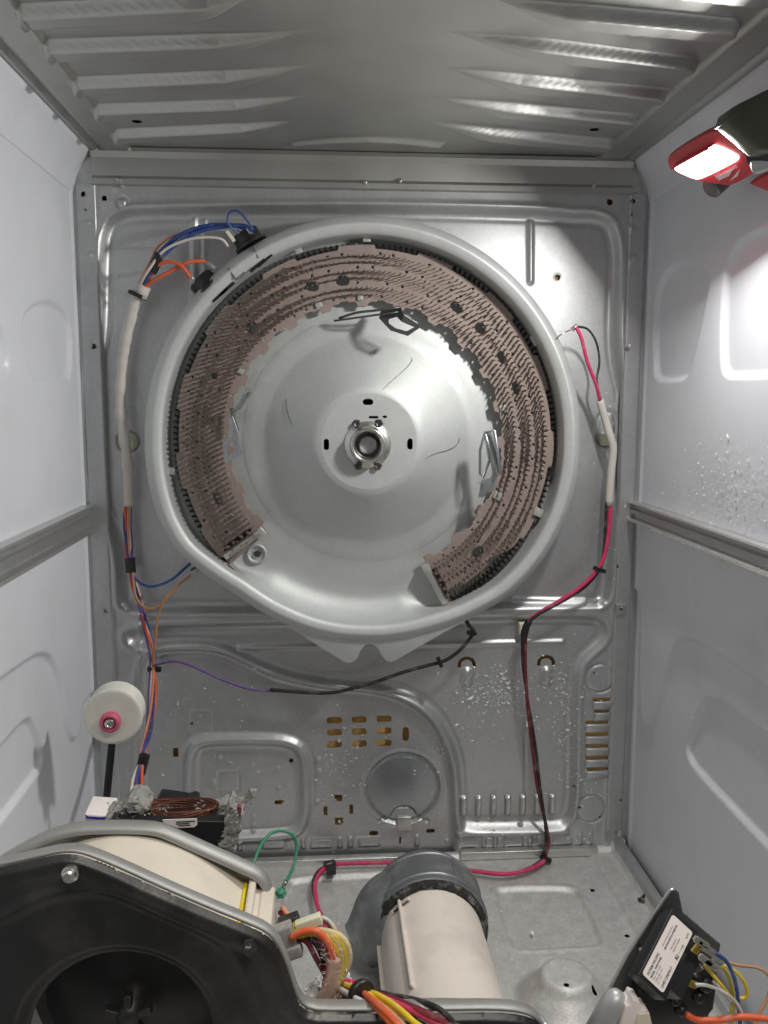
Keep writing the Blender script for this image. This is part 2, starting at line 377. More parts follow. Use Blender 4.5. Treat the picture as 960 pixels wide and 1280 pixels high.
# louvers pressed out of the back
lv = None
for u in (579, 597.5, 616, 634, 652.5, 670.5, 689):
    p = back_at(u, 1006-(u-579)*.02)
    V, F = [], []
    prof = [(-.0044, 0), (-.0040, .0032), (-.0026, .0050), (.0026, .0050), (.0040, .0032), (.0044, 0)]
    zs = [(-.0145, .0), (-.0125, .8), (-.008, 1), (.010, 1), (.0135, .9), (.0145, 0)]
    for z, k in zs:
        for x, h in prof: V.append((p[0]+x, p[1]+.001-h*k*1.6, p[2]+z))
    n = len(prof)
    for i in range(len(zs)-1):
        for j in range(n-1): F.append((i*n+j, i*n+j+1, (i+1)*n+j+1, (i+1)*n+j))
    MB().add(V, F).build('louver', PANB, back, sm=True)
for u, v, a, b in vent:
    p = back_at(u, v+5.6); w = a*MM
    V, F = [], []; prof = [(.0048, .0010), (.0048, .0052), (.0040, .0062), (.000, .0056), (-.005, .0034), (-.0078, 0)]
    xs = [(-w-.001, 0), (-w, .75), (-w+.003, 1), (w-.003, 1), (w, .75), (w+.001, 0)]
    for x, k in xs:
        for z, h in prof: V.append((p[0]+x, p[1]+.0008-h*k, p[2]+z-.0008))
    n = len(prof)
    for i in range(len(xs)-1):
        for j in range(n-1): F.append((i*n+j, i*n+j+1, (i+1)*n+j+1, (i+1)*n+j))
    MB().add(V, F).build('vent_louver', GALV, back, sm=True)
q = back_at(744, 914)
MB().add(*box((q[0], -.0052, q[2]), (.038, .003, .105))).build('cardboard_strip', CARD, card)
# little screws, rivets and the square latch of the round knock-out
scr = None
def screw(u, v, r, parent=back, m=STEEL, extra=0.0):
    p = back_at(u, v, extra)
    return MB().add(*lathe(p, (0, -1, 0), [(r*1.25, -.001), (r*1.25, .0008), (r, .0012), (r*.9, .0028), (r*.5, .0034), (r*.15, .0035)], 10)).build('screw', m, parent, angle=40)
for u, v, r in ((275, 946, 2.4), (267, 977, 2.8), (348, 960, 2.2), (349, 985, 2.2), (317, 1020, 2.4), (317, 1029, 2.4), (317, 1038, 2.4), (398, 948, 2.4), (399, 963, 2.4), (397, 1001, 2.4),
                (457, 234, 2.4), (156, 233, 2.6), (784, 434, 2.8), (791, 246, 2.2), (117, 433, 1.6), (133, 764, 1.4), (788, 325, 3.4), (649, 1028, 2.6), (558, 1050, 2), (755, 1052, 3)):
    screw(u, v, r*1.3*MM, m=CERAM)
p = back_at(505, 1028)
MB().add(*box(p+np.array([0, -.004, 0]), (.018, .008, .019))).build('latch_tab', PANB, back, bevel=.0008)
# stamped round knock-out plate with its trapezoid cut
kc = bk(503, 985); kp = []
for a in np.linspace(math.radians(-58), math.radians(238), 40): kp.append((kc[0]+.0435*math.cos(a), kc[1]+.0435*math.sin(a)))
kp += [tuple(c) for c in bkl([(486, 1021), (492, 1010.5), (501, 1006.5), (511, 1006.5), (518, 1011), (522, 1019)])]
ky = -float(back_h(np.array([[kc[0]]]), np.array([[kc[1]]]))[0, 0])
MB().add(*prism([np.array([a, ky-.0012, b]) for a, b in kp], (0, .001, 0))).build('knockout_plate', KNOCK, back, bevel=.0004)
p = back_at(771, 758)
nut = MB().add(*box(p+np.array([0, -.003, 0]), (.013, .008, .013))); nut.add(*lathe(p+np.array([0, -.007, .0005]), (0, -1, 0), [(.003, 0), (.003, .0015), (.0018, .0015), (.0016, -.001)], 10)).build('clip_nut', STEEL, back, bevel=.0005)
for sx, hs in ((-1, [(105, 243, 3.4), (117, 433, 3.2), (133, 764, 3.0), (107, 262, 1.4)]), (1, [(791, 252, 3.2), (784, 436, 3.0), (770, 708, 3.2), (790, 268, 1.6), (776, 1000, 1.6)])):
    ya = -.0122; x0, x1 = (-.3435, -.317) if sx < 0 else (.3185, .3435)
    hcs = [(PY(u, v, ya)[0], PY(u, v, ya)[2], r*MM) for u, v, r in hs]
    def fh(A, B, x0=x0, x1=x1, sx=sx):
        h = -.006*(sst(np.abs(A-(x0+x1)/2), (x1-x0)/2-.0035, (x1-x0)/2)**2)
        for u, v, r in (((109, 279, .004), (111, 319, .004)) if sx < 0 else ((789, 285, .004), (788, 325, .0045))):
            c = PY(u, v, ya); h = h+.0028*bump(np.hypot(A-c[0], B-c[2]), r)
        return h
    A, B = grid(x0, x1, .03, .852, .0014)
    sheet('corner_flange', A, B, lambda a, b, h: np.stack([a, ya-h, b], -1), fh, [lambda a, b, c=c: sd_circ(a, b, c, c[2]) for c in hcs], GALV, back, .0014)
p = back_at(288, 893)
# top rail above the back wall
beam = MB()
a, b, c, d = PY(116, 190, -.012), PY(801, 203, -.012), PY(801, 229, -.012), PY(116, 222, -.012)
prof = [(-.004, .0), (-.016, .001), (-.018, -.004), (-.013, -.010), (-.012, -.030), (-.0155, -.034), (-.0155, -.040), (-.006, -.042)]
V = []; F = []
zt = HC-.002
for x in (-.322, .322):
    for y, z in prof: V.append((x, y, zt+z))
n = len(prof); F = [(i, i+1, i+1+n, i+n) for i in range(n-1)]
rail = MB().add(V, F).build('rear_rail', GALVC, None, angle=35); rail['kind'] = 'structure'; rail.name = 'rear_wall_rail'
for u, v in ((500, 226), (456, 228), (148, 225), (742, 232)):
    q = PY(u, v, -.0155); MB().add(*lathe(q, (0, -1, 0), [(.003, -.001), (.003, .001), (.0022, .0026), (.001, .003)], 10)).build('screw', STEEL, rail, angle=40)
for sx in (-1, 1):
    MB().add(*box((sx*.333, -.006, HC-.024), (.021, .0015, .040))).build('corner_tab', PANB, rail, bevel=.0006)

# ================================================================== SIDE WALLS
def sw(u, v, X): p = PX(u, v, X); return np.array([p[1], p[2]])
def swl(P, X): return [sw(u, v, X) for u, v in P]
def wall_sheet(name, X, hf, holes=None):
    A, B = grid(-.70, .001, -.01, HC, .0028); s = -1 if X > 0 else 1
    return sheet(name, A, B, lambda a, b, h: np.stack([X+s*h, a, b], -1), hf, holes or [], WHITE, None, .0028, kind='structure')
RU = chaikin(swl([(825, 345), (817, 385), (817, 462), (821, 477), (854, 475), (862, 466), (884, 370), (888, 335), (850, 325)], W2), 2)
RU2 = chaikin(swl([(1000, 286), (960, 285), (925, 298), (906, 330), (901, 400), (901, 455), (906, 471), (930, 472), (1000, 468)], W2), 2)
RL = swl([(801, 740), (798, 880), (803, 905), (812, 910), (820, 890), (838, 815), (848, 798), (866, 798), (900, 818), (1000, 890)], W2)
RL2 = chaikin(swl([(1000, 955), (920, 895), (895, 876), (878, 872), (868, 885), (853, 925), (853, 945), (862, 962), (920, 1025), (1000, 1110)], W2), 2)
def right_h(A, B):
    h = np.zeros(A.shape)
    for P in (RU, RU2): h -= .006*(1-sst(sd_poly(A, B, P), -.0035, .0010))
    h -= .005*(1-sst(sd_poly(A, B, RL2), -.0040, .0010))
    # big lower field is set back along the step line
    L = chaikin(RL, 2, False); Pp = [np.array([.01, L[0][1]])]+list(L)+[np.array([-.75, L[-1][1]]), np.array([-.75, -.1]), np.array([.01, -.1])]
    h -= .005*(1-sst(sd_poly(A, B, Pp), -.0035, .0010))
    return h+.003*bump(A+.02, .002)
wall_r = wall_sheet('wall_right', W2, right_h)
LU = chaikin(swl([(-40, 480), (8, 472), (14, 455), (4, 400), (-40, 380)], -W2), 2)
LU2 = chaikin(swl([(22, 395), (40, 470), (48, 478), (82, 478), (90, 470), (90, 395), (60, 370)], -W2), 2)
LL = chaikin(swl([(-40, 880), (40, 820), (56, 815), (68, 822), (80, 860), (84, 900), (92, 925), (100, 920), (104, 880)], -W2), 2, False)
LL2 = chaikin(swl([(-40, 995), (30, 905), (44, 896), (50, 905), (60, 935), (60, 955), (50, 972), (0, 1040), (-40, 1080)], -W2), 2)
def left_h(A, B):
    h = np.zeros(A.shape)
    for P in (LU, LU2): h -= .005*(1-sst(sd_poly(A, B, P), -.0035, .0010))
    h -= .005*(1-sst(sd_poly(A, B, LL2), -.0040, .0010))
    Pp = list(LL)+[np.array([.01, LL[-1][1]]), np.array([.01, -.1]), np.array([-.75, -.1]), np.array([-.75, LL[0][1]])]
    h -= .005*(1-sst(sd_poly(A, B, Pp), -.0035, .0010))
    return h+.003*bump(A+.02, .002)
wall_l = wall_sheet('wall_left', -W2, left_h)
# horizontal stiffening rail on each side wall
for X, wl, zt_, zb_ in ((W2, wall_r, PX(800, 627, W2)[2], PX(800, 652, W2)[2]), (-W2, wall_l, PX(100, 633, -W2)[2], PX(100, 668, -W2)[2])):
    s = -1 if X > 0 else 1; H_ = zt_-zb_
    prof = [(0, 1.0), (.010, .98), (.011, .90), (.004, .82), (.004, .66), (.009, .60), (.009, .42), (.004, .36), (.004, .20), (.012, .12), (.013, .03), (.0, 0)]
    V = []
    for y in (-.70, -.004):
        for h, t in prof: V.append((X+s*(h+.0008), y, zb_+t*H_))
    n = len(prof); F = [(i, i+1, i+1+n, i+n) for i in range(n-1)]+[tuple(range(n)), tuple(range(n, 2*n))]
    MB().add(V, F).build('stiffening_rail', PANB, wl, angle=30)
# white inward-turned top edge of each side wall
for s, wl in ((-1, wall_l), (1, wall_r)):
    V = []; prof = [(W2-.0005, HC-.052), (W2-.004, HC-.034), (W2-.010, HC-.020), (W2-.018, HC-.009), (W2-.0225, HC-.005), (W2-.0225, HC-.001)]
    for y in (-.70, -.004):
        for x, z in prof: V.append((s*x, y, z))
    n = len(prof); F = [(i, i+1, i+1+n, i+n) for i in range(n-1)]
    MB().add(V, F).build('top_edge', WHITE, wl, sm=True)
for (u, v), X, wl in (((41, 122), -W2+.009, wall_l), ((62, 141), -W2+.012, wall_l), ((93, 178), -W2+.011, wall_l), ((869, 137), W2-.009, wall_r), ((846, 155), W2-.011, wall_r), ((808, 188), W2-.011, wall_r)):
    q = PX(u, v, X); MB().add(*lathe(q, (-np.sign(X), 0, -.8), [(.0055, -.002), (.0055, .0009), (.004, .0012), (.0036, .0002)], 12)).build('edge_hole_grommet', DSTEEL, wl, sm=True)

# ================================================================== CEILING
def cl(u, v): p = PZ(u, v, HC); return np.array([p[0], p[1]])
ribsL = [[(40, 14), (262, 3), (330, -8)], [(72, 57), (277, 50), (400, 37)], [(105, 102), (287, 94), (402, 80)], [(131, 135), (298, 129), (398, 118)], [(153, 165), (305, 158), (385, 149)], [(0, -34), (250, -52), (300, -58)]]
ribsR = [[(905, 32), (700, 13), (600, -6)], [(855, 78), (655, 53), (550, 38)], [(818, 116), (648, 98), (540, 82)], [(783, 147), (628, 132), (524, 119)], [(755, 177), (612, 163), (515, 149)], [(960, -14), (740, -38), (640, -52)]]
ARC = [cl(*p) for p in [(368, 178), (410, 174), (460, 172), (505, 174), (548, 179)]]
def ceil_h(A, B):
    h = np.zeros(A.shape)
    for R in ribsL+ribsR:
        P = [cl(*p) for p in R]; e = P[1]-P[0]; e2 = P[2]-P[1]
        L1, L2 = np.linalg.norm(e), np.linalg.norm(e2)
        d1, d2 = e/L1, e2/L2
        t1 = np.clip((A-P[0][0])*d1[0]+(B-P[0][1])*d1[1], 0, L1); D1 = np.hypot(A-P[0][0]-t1*d1[0], B-P[0][1]-t1*d1[1])
        t2 = np.clip((A-P[1][0])*d2[0]+(B-P[1][1])*d2[1], 0, L2); D2 = np.hypot(A-P[1][0]-t2*d2[0], B-P[1][1]-t2*d2[1])
        D = np.minimum(D1, D2); t = np.where(D2 < D1, L1+t2, t1); k = sst(t, L1-.02, L1+L2)
        w = .0125-.0105*k
        h = np.maximum(h, (1-k)**.8*(1-sst(D, np.maximum(w-.0036, 0), w+.0004))*.0098)
    h = np.maximum(h, .006*bump(d_line(A, B, ARC), .0045))
    # long side grooves of the frame and edge of the pressed field
    for s in (-1, 1):
        h += .004*sst(s*A, .275, .279)*1.0
        h -= .003*bump(s*A-.311, .0022)-.002*bump(s*A-.317, .002)
    return h
hol = [cl(171, 152), cl(743, 162)]
A, B = grid(-.323, .323, -.70, -.006, .0017)
ceiling = sheet('ceiling', A, B, lambda a, b, h: np.stack([a, b, HC-h], -1), ceil_h, [lambda a, b, c=c: sd_circ(a, b, c, .0052) for c in hol], GALVC, None, .0017, kind='structure')

MB().add(*box((0, -.35, HC+.012), (.70, .72, .004))).build('ceiling_hole_dark', DARK, ceiling)  # unseen dark sheet added so the ceiling holes look black
# ================================================================== FLOOR
def fl(u, v): p = PZ(u, v, 0); return np.array([p[0], p[1]])
FR = chaikin([fl(*p) for p in [(618, 1116), (625, 1110), (700, 1109), (719, 1112), (726, 1120), (752, 1172), (750, 1181), (700, 1184), (648, 1187), (638, 1180)]], 2)
FL = chaikin([fl(*p) for p in [(360, 1108), (366, 1098), (470, 1092), (520, 1090), (520, 1230), (300, 1240)]], 2)
DOME = fl(707, 1250)
dh = [fl(705, 1225), fl(707, 1266), fl(742, 1264), fl(741, 1113), fl(784, 1170), fl(802, 1128)]
def floor_h(A, B):
    h = np.zeros(A.shape)
    h -= .004*(1-sst(sd_poly(A, B, FR), -.004, .003)); h += .0012*bump(sd_poly(A, B, FR)-.004, .003)
    h -= .005*(1-sst(sd_poly(A, B, FL), -.004, .003)); h += .0014*bump(sd_poly(A, B, FL)-.004, .003)
    r = np.hypot(A-DOME[0], B-DOME[1]); h += .024*(1-sst(r, .022, .054))+.006*(1-sst(r, .025, .030))
    h += .0035*sst(A, .296, .301)+.008*sst(A, .326, .331)
    h += .006*sst(B, -.020, -.014)
    return h
A, B = grid(-W2, W2, -.70, -.008, .0026)
floor = sheet('floor', A, B, lambda a, b, h: np.stack([a, b, h], -1), floor_h, [lambda a, b, c=c, r=r: sd_circ(a, b, c, r) for c, r in zip(dh, (.003, .003, .003, .003, .003, .0045))], GALVF, None, .0026, kind='structure')
MB().add(*box((-.13, -.016, .004), (.36, .012, .0095))).build('rear_ledge', PANB, floor, bevel=.0008)
q0 = PY(575, 1064, -.016); q1 = PY(746, 1064, -.016)
MB().add(*box(((q0[0]+q1[0])/2, -.016, .006), (q1[0]-q0[0], .012, .0105))).build('rear_ledge', PANB, floor, bevel=.0008)
MB().add(*box((W2-.009, -.35, .012), (.012, .69, .016))).build('side_ledge', GALV, floor, bevel=.002)
for u, v in ((803, 1126),):
    q = PZ(u, v, .004); MB().add(*lathe(q, (0, 0, 1), [(.0055, -.002), (.0055, .0015), (.0035, .002), (.003, .0005)], 12)).build('grommet', DSTEEL, floor, sm=True)
g0 = MB().add(*box((0, -.35, -.03), (.9, .9, .01))).build('ground', DARK); g0['kind'] = 'structure'

# ================================================================== HEATER HOUSING
AX = np.array([-.001, 0, .5545])
heater = thing('heater_housing', 'large round galvanised steel heater pan fixed to the back of the dryer cabinet', 'heater housing', AX)
S05 = FPX/(1.0851-.05)
rt = {0: 272, 20: 275, 34: 275, 48: 272, 55: 267, 70: 260, 90: 257, 103: 256, 117: 254, 131: 254, 142: 264, 150: 274, 158: 276, 180: 272, 215: 272, 270: 272, 315: 272, 360: 272}
AXP = AX+np.array([-.0025, 0, 0])
ks = sorted(rt); NA = 288
th = np.linspace(0, 2*math.pi, NA, endpoint=False)
Rv = np.interp(np.degrees(th), ks, [rt[k] for k in ks])
Rv = np.convolve(np.r_[Rv[-6:], Rv, Rv[:6]], np.hanning(9)/np.hanning(9).sum(), 'same')[6:-6]/1037.
def pol(r, t, y, c=AX): return (c[0]+r*math.cos(t), y, c[2]-r*math.sin(t))
prof = [(0, -.001), (0, -.039), (-.0003, -.0425), (-.0014, -.0445), (-.0060, -.0478), (-.0090, -.0500), (-.0106, -.0507), (-.0124, -.0503), (-.0165, -.0487), (-.0205, -.0466), (-.0218, -.0440), (-.0222, -.0370), (-.0226, -.028), (-.0232, -.0095), (-.0265, -.0068)]
inner = [(.200, -.0062), (.185, -.0062), (.168, -.0062), (.1545, -.0063), (.1530, -.0067), (.1510, -.0074), (.140, -.0088), (.129, -.0106), (.1255, -.0120), (.122, -.0140), (.110, -.0210), (.095, -.0306), (.080, -.0412), (.070, -.0483), (.065, -.0516), (.0615, -.0533), (.0572, -.0540)]
V = []; F = []
rows = []
for k, t in enumerate(th):
    g = float(sst(np.array(math.degrees(t)), 66, 78)*(1-sst(np.array(math.degrees(t)), 122, 136)))
    fil = {-.0226: (-.0240, -.032), -.0232: (-.0310, -.0190), -.0265: (-.0430, -.0095)}
    pk = [(o+(fil[o][0]-o)*g, y+(fil[o][1]-y)*g) if o in fil else (o, y) for o, y in prof]
    lim = min(.2, Rv[k]-.0265-.0165*g-.008)
    col = [pol(Rv[k]+o, t, y, AXP) for o, y in pk]+[pol(r if r < .1545 else .1545+(r-.1545)*(lim-.1545)/(.2-.1545), t, y) for r, y in inner]
    V += col
m_ = len(prof)+len(inner)
for k in range(NA):
    k2 = (k+1) % NA
    for j in range(m_-1): F.append((k*m_+j, k*m_+j+1, k2*m_+j+1, k2*m_+j))
pan = MB().add(V, F).build('pan', PAN, heater, sm=True)
# skirt with the notch
SK = [(214, 668), (222, 681), (234, 692), (262, 713), (300, 741), (340, 768.5), (367, 787), (400, 809), (424, 824), (431, 828), (438, 829), (445, 825), (449, 818), (452, 811), (457, 806.5), (463, 805.5), (469, 807), (473, 812), (477, 819), (482, 826), (489, 828), (496, 825), (520, 811), (560, 788), (602, 765), (632, 747), (652, 728)]
SKP = pyl(SK, -.0440)
for deg in range(44, 151, 5):
    SKP.append(np.array(pol(np.interp(deg, ks, [rt[k] for k in ks])/1037-.006, math.radians(deg), -.0440)))
MB().add(*prism(SKP, (0, .0016, 0))).build('mounting_skirt', PAN, heater, bevel=.0005)
# hub plate with real slots
hc = PY(459.5, 556, -.054); 
hsl = [((460, 502.5), 6.4, 3.6, 3.5), ((408, 555.5), 3.2, 6.8, 3.2), ((512.5, 555), 3.2, 6.8, 3.2), ((467, 521.5), 6, 1.5, 1.4), ((481, 521), 2.6, 1.5, 1.4)]
def hp(u, v): p = PY(u, v, -.054); return np.array([p[0], p[2]])
A, B = grid(-.06, .06, AX[2]-.06, AX[2]+.06, .0009)
hh = [lambda a, b: .0572-np.hypot(a-AX[0], b-AX[2])]+[lambda a, b, c=hp(*c), w=w, h=h, r=r: sd_rbox(a, b, c, w*.97e-3, h*.97e-3, r*.97e-3) for c, w, h, r in hsl]
sheet('hub_plate', A, B, lambda a, b, h: np.stack([a, -.0538-h, b], -1), lambda a, b: .0004+0*a, hh, PAN, heater, .0009)
MB().add(*lathe((AX[0], -.030, AX[2]), (0, -1, 0), [(.08, 0), (.08, .001)], 24)).build('slot_dark_disc', DARK, heater)  # black disc imitates the shaded void behind the hub slots
hub = MB().add(*lathe((hc[0], -.0540, hc[2]), (0, -1, 0), [(.0285, 0), (.0280, .0015), (.0255, .0040), (.0228, .0050), (.0215, .0062), (.0208, .0135), (.0195, .0155), (.0180, .0155), (.0165, .0135), (.0150, .0100), (.0125, .0085), (.0098, .0080), (.0094, .001), (.0094, -.006)], 40, close=True)).build('bearing_hub', STEEL, heater, sm=True)
MB().add(*lathe((hc[0], -.0630, hc[2]), (0, -1, 0), [(.0128, -.001), (.0128, .0012), (.0100, .0012), (.0098, -.010), (.0005, -.010)], 32, close=True)).build('bearing_sleeve', BLACK, hub, sm=True)  # black bottom imitates the shade deep in the bore
for u, v in ((446, 530), (473.5, 529.5), (448, 582), (472, 582)):
    q = PY(u, v, -.057)
    MB().add(*lathe((q[0], -.0540, q[2]), (0, -1, 0), [(.0056, 0), (.0056, .0012), (.0042, .0014), (.0042, .0055), (.0036, .0060), (.0018, .0050), (.0010, .0050)], 6)).build('hub_bolt', DSTEEL, heater)
# seams and slots in the rim by the thermostats, mounting eyelet, pressed lip
def rim_box(u, v, du, dv, size, m, name, y=-.049, th_=.003):
    p = PY(u, v, y); d = PY(u+du, v+dv, y)-p; d[1] = 0; d /= np.linalg.norm(d); n = np.cross(d, (0, 1, 0))
    return MB().add(*box(p, (size[0], th_, size[1]), d, (0, 1, 0), n)).build(name, m, heater, bevel=.0003)
rim_box(290, 342, 8, 10, (.016, .0007), DARK, 'rim_seam'); rim_box(319, 315, 6, 11, (.015, .0007), DARK, 'rim_seam')
for u, v in ((275, 369), (284, 361), (322, 332), (331, 326)): rim_box(u, v, 9, -8, (.022, .0028), DARK, 'rim_slot', -.0455)
rim_box(302, 345, 9, -8, (.012, .002), STEEL, 'rim_clip', -.046)
q = PY(321, 692, -.0065)
MB().add(*lathe((q[0], -.0062, q[2]), (0, -1, 0), [(.0125, -.001), (.0125, .0035), (.0112, .0048), (.0098, .0035), (.0092, .0012), (.0050, .0010), (.0046, .0022), (.0036, .0022), (.0036, -.0005), (.0005, -.0008)], 28, close=True)).build('eyelet', PAN, heater, sm=True)
q = PY(322, 692, -.0085); MB().add(*lathe((q[0], -.0072, q[2]), (0, -1, 0), [(.0042, 0), (.0042, .003), (.0034, .0035), (.002, .0025), (.0003, .0025)], 14)).build('screw', DSTEEL, heater, sm=True)
MB().add(*prism(pyl([(288, 703), (305, 719), (304, 721), (286, 706)], -.03), (0, .02, 0))).build('pressed_lip', PANB, heater)

# ================================================================== HEATING ELEMENT (its own thing, carried by the pan)
RY = -.020
elem = thing('heating_element', 'brown mica board heating ring with rows of metal tips inside the round pan', 'heating element', (AX[0], RY, AX[2]))
RC = np.array([AX[0], 0, AX[2]])
T0, T1 = math.radians(138), math.radians(360+64.5)         # measured clockwise in the picture from the right
nt_a, nr = 900, 60
tt = np.linspace(T0, T1, nt_a)
def rin(t):
    ph = (np.degrees(t) % 15.5)
    return .1665-.0055*(sst(ph, 1.5, 2.6)-sst(ph, 6.2, 7.4))+.002*sst(ph, 10, 11)-.002*sst(ph, 13.5, 14.5)
def rout(t):
    ph = (np.degrees(t)+5) % 24
    g = 1-sst(np.degrees(t), 395, 405)*.06
    return (.2285+.0045*(sst(ph, 2, 2.6)-sst(ph, 13, 13.6)))*g
Tg, Ug = np.meshgrid(tt, np.linspace(0, 1, nr), indexing='ij')
Rg = rin(Tg)*(1-Ug)+rout(Tg)*Ug
Ag = RC[0]+Rg*np.cos(Tg); Bg = RC[2]-Rg*np.sin(Tg)
def rp(u, v): p = PY(u, v, RY); return np.array([p[0], p[2]])
eh = []
for (u, v), a, b, ang in [((315, 410), 7, 7, 0), ((390, 358), 8, 5.5, 0), ((428, 351), 8, 6, 0), ((570, 384), 8, 5, -40), ((600, 410), 7, 6, -45), ((627, 447), 7.5, 4.5, -60), ((645, 485), 8, 4.5, -75), ((597, 690), 8, 5.5, 40), ((272, 623), 8, 4.8, -72), ((268, 470), 4, 4, 0)]:
    eh.append(lambda A, B, c=rp(u, v), a=a, b=b, g=math.radians(ang): sd_rbox(A, B, c, a*MM, b*MM, min(a, b)*.98*MM, g))
dots = []
for k, deg in enumerate(np.arange(141, 424, 5.2)):
    for j, r in enumerate((.173, .189, .207, .223)):
        if (k+j*2) % 3 == 0: continue
        t = math.radians(deg+RNG.uniform(-.9, .9)+j*.7); dots.append((RC[0]+r*math.cos(t), RC[2]-r*math.sin(t)))
big = np.array([rp(*c) for c in ((315, 410), (390, 358), (428, 351), (570, 384), (600, 410), (627, 447), (645, 485), (597, 690), (272, 623), (268, 470))])
DA = np.array([d for d in dots if np.hypot(*(big-np.array(d)).T).min() > .012])
def dot_sd(A, B):
    sh = A.shape; a = A.ravel(); b = B.ravel(); out = np.full(a.shape, 1.0)
    for i in range(0, len(DA), 40):
        c = DA[i:i+40]; out = np.minimum(out, np.hypot(a[:, None]-c[:, 0], b[:, None]-c[:, 1]).min(1))
    return (out-.00165).reshape(sh)
eh.append(dot_sd)
plate = sheet('mica_board', Ag, Bg, lambda a, b, h: np.stack([a, RY-h, b], -1), lambda a, b: 0*a, eh, MICA, elem, .0011, thick=.0011)
tips = MB(); coil = MB(); lines = MB()
for r, st in ((.1790, 0), (.1985, .4), (.2165, .2)):
    for half in (0, 1):
        rr = r+(half-.5)*.0068; n = int((T1-T0)*rr/.0062)
        for i in range(n):
            t = T0+.02+(T1-T0-.04)*(i+.5*half+st)/n
            if t > T1-.02: continue
            e_r = np.array([math.cos(t), 0, -math.sin(t)]); e_t = np.array([-math.sin(t), 0, -math.cos(t)])
            hgt = .0150 if half else .0125
            hgt *= RNG.uniform(.85, 1.15)
            c = np.array(pol(rr, t, RY-hgt/2-.0004, RC))
            ax = np.array([0, -1, 0])+e_r*RNG.uniform(-.12, .12)+e_t*RNG.uniform(-.08, .08)
            tips.add(*box(c, (.0024, hgt, .0006), e_t*.8+e_r*.6, ax, e_r*.8-e_t*.6))
o = tips.build('element_tips', SPIKEM, elem); o['kind'] = 'stuff'
nco = 330
for i in range(nco):
    t = T0+.03+(T1-T0-.06)*i/nco
    for r, w in ((.2300, .012),):
        e_r = np.array([math.cos(t), 0, -math.sin(t)]); e_t = np.array([-math.sin(t), 0, -math.cos(t)])
        s = 1 if i % 2 else -1
        tilt = e_r*math.cos(.5*s)+e_t*math.sin(.5*s)
        coil.add(*box(np.array(pol(r, t, RY+.0055, RC)), (w, .011, .0007), tilt, (0, 1, 0), np.cross(tilt, (0, 1, 0))))
o = coil.build('heating_ribbon', COILM, elem); o['kind'] = 'stuff'
# retaining clips round the board
for (u, v, s, dep) in [(458, 298, 9, .012), (597, 341, 9, .012), (669, 424, 13, .018), (697, 490, 9, .013), (218, 433, 9, .008), (214, 589, 9, .006), (301, 464, 6, .006), (398, 380, 8, .005), (373, 313, 8, .008), (628, 510, 7, .004), (672, 640, 10, .008), (622, 620, 9, .006), (661, 684, 7, .006), (325, 666, 11, .012), (533, 711, 10, .010), (262, 358, 7, .008), (450, 372, 6, .005)]:
    q = PY(u, v, RY); t = math.atan2(-(q[2]-RC[2]), q[0]-RC[0])
    e_r = np.array([math.cos(t), 0, -math.sin(t)]); e_t = np.array([-math.sin(t), 0, -math.cos(t)])
    w = s*MM; sg = 1 if np.hypot(q[0]-RC[0], q[2]-RC[2]) > .2 else -1
    c = MB().add(*box(q+np.array([0, -dep*.5, 0]), (w*1.1, .0012, w), e_r, (0, 1, 0), e_t))
    c.add(*box(q+e_r*sg*w*.52+np.array([0, .006-dep*.25, 0]), (.0012, .012+dep*.5, w), e_r, (0, 1, 0), e_t))
    c.build('retaining_clip', CERAM, elem, bevel=.0003)
# end bars
for (a, b) in (((281, 697), (322, 668)), ((533, 712), (556, 755))):
    pa, pb = PY(*a, RY-.004), PY(*b, RY-.004); d = pb-pa; L = np.linalg.norm(d); d /= L; n = np.cross(d, (0, 1, 0))
    bar = MB().add(*box((pa+pb)/2+np.array([0, .007, 0]), (L, .018, .007), d, (0, 1, 0), n)).build('end_bar', PANB, elem, bevel=.0006)
    off = n*(.009 if n[2] > 0 else -.009)
    MB().add(*box((pa+pb)/2+off+np.array([0, .0035, 0]), (L*.85, .0016, .006), d, (0, 1, 0), n)).build('end_strip', COILM, bar)
    for k in (-.3, -.1, .15, .33):
        MB().add(*box((pa+pb)/2+off+d*L*k+np.array([0, .001, 0]), (.003, .006, .004), d, (0, 1, 0), n)).build('terminal_stub', SPIKEM, bar)
# three tall bracket loops standing on the inner edge
def loop_bracket(P, w, m=PANB):
    Pt = [PY(u, v, y) for u, v, y in P]
    return MB().add(*tube(Pt+[Pt[0]], w, 6, 1, sm=False)).build('bracket_loop', m, elem, sm=True)
def strap(P, wv, th_=.0012):
    mb = MB(); Pt = [PY(u, v, y) for u, v, y in P]; wv = np.array(wv, float)
    for a, b in zip(Pt[:-1], Pt[1:]):
        d = b-a; n = np.cross(d, wv); n = n/np.linalg.norm(n)*th_/2
        mb.add([a-wv/2-n, a+wv/2-n, b+wv/2-n, b-wv/2-n, a-wv/2+n, a+wv/2+n, b+wv/2+n, b-wv/2+n], [(0, 1, 2, 3), (7, 6, 5, 4), (0, 4, 5, 1), (1, 5, 6, 2), (2, 6, 7, 3), (3, 7, 4, 0)])
    return mb
def frame_bracket(quad, inner, m, th=(0, .0012, 0)):
    # a plate with a window: outer quad and inner quad, both (u, v, y)
    O = [PY(*q) for q in quad]; I = [PY(*q) for q in inner]; n = len(O); tv = np.array(th)
    V = O+I+[p+tv for p in O]+[p+tv for p in I]; F = []
    for i in range(n):
        j = (i+1) % n
        F += [(i, j, n+j, n+i), (2*n+i, 3*n+i, 3*n+j, 2*n+j), (i, 2*n+i, 2*n+j, j), (n+i, n+j, 3*n+j, 3*n+i)]
    return MB().add(V, F).build('bracket', m, elem, angle=30)
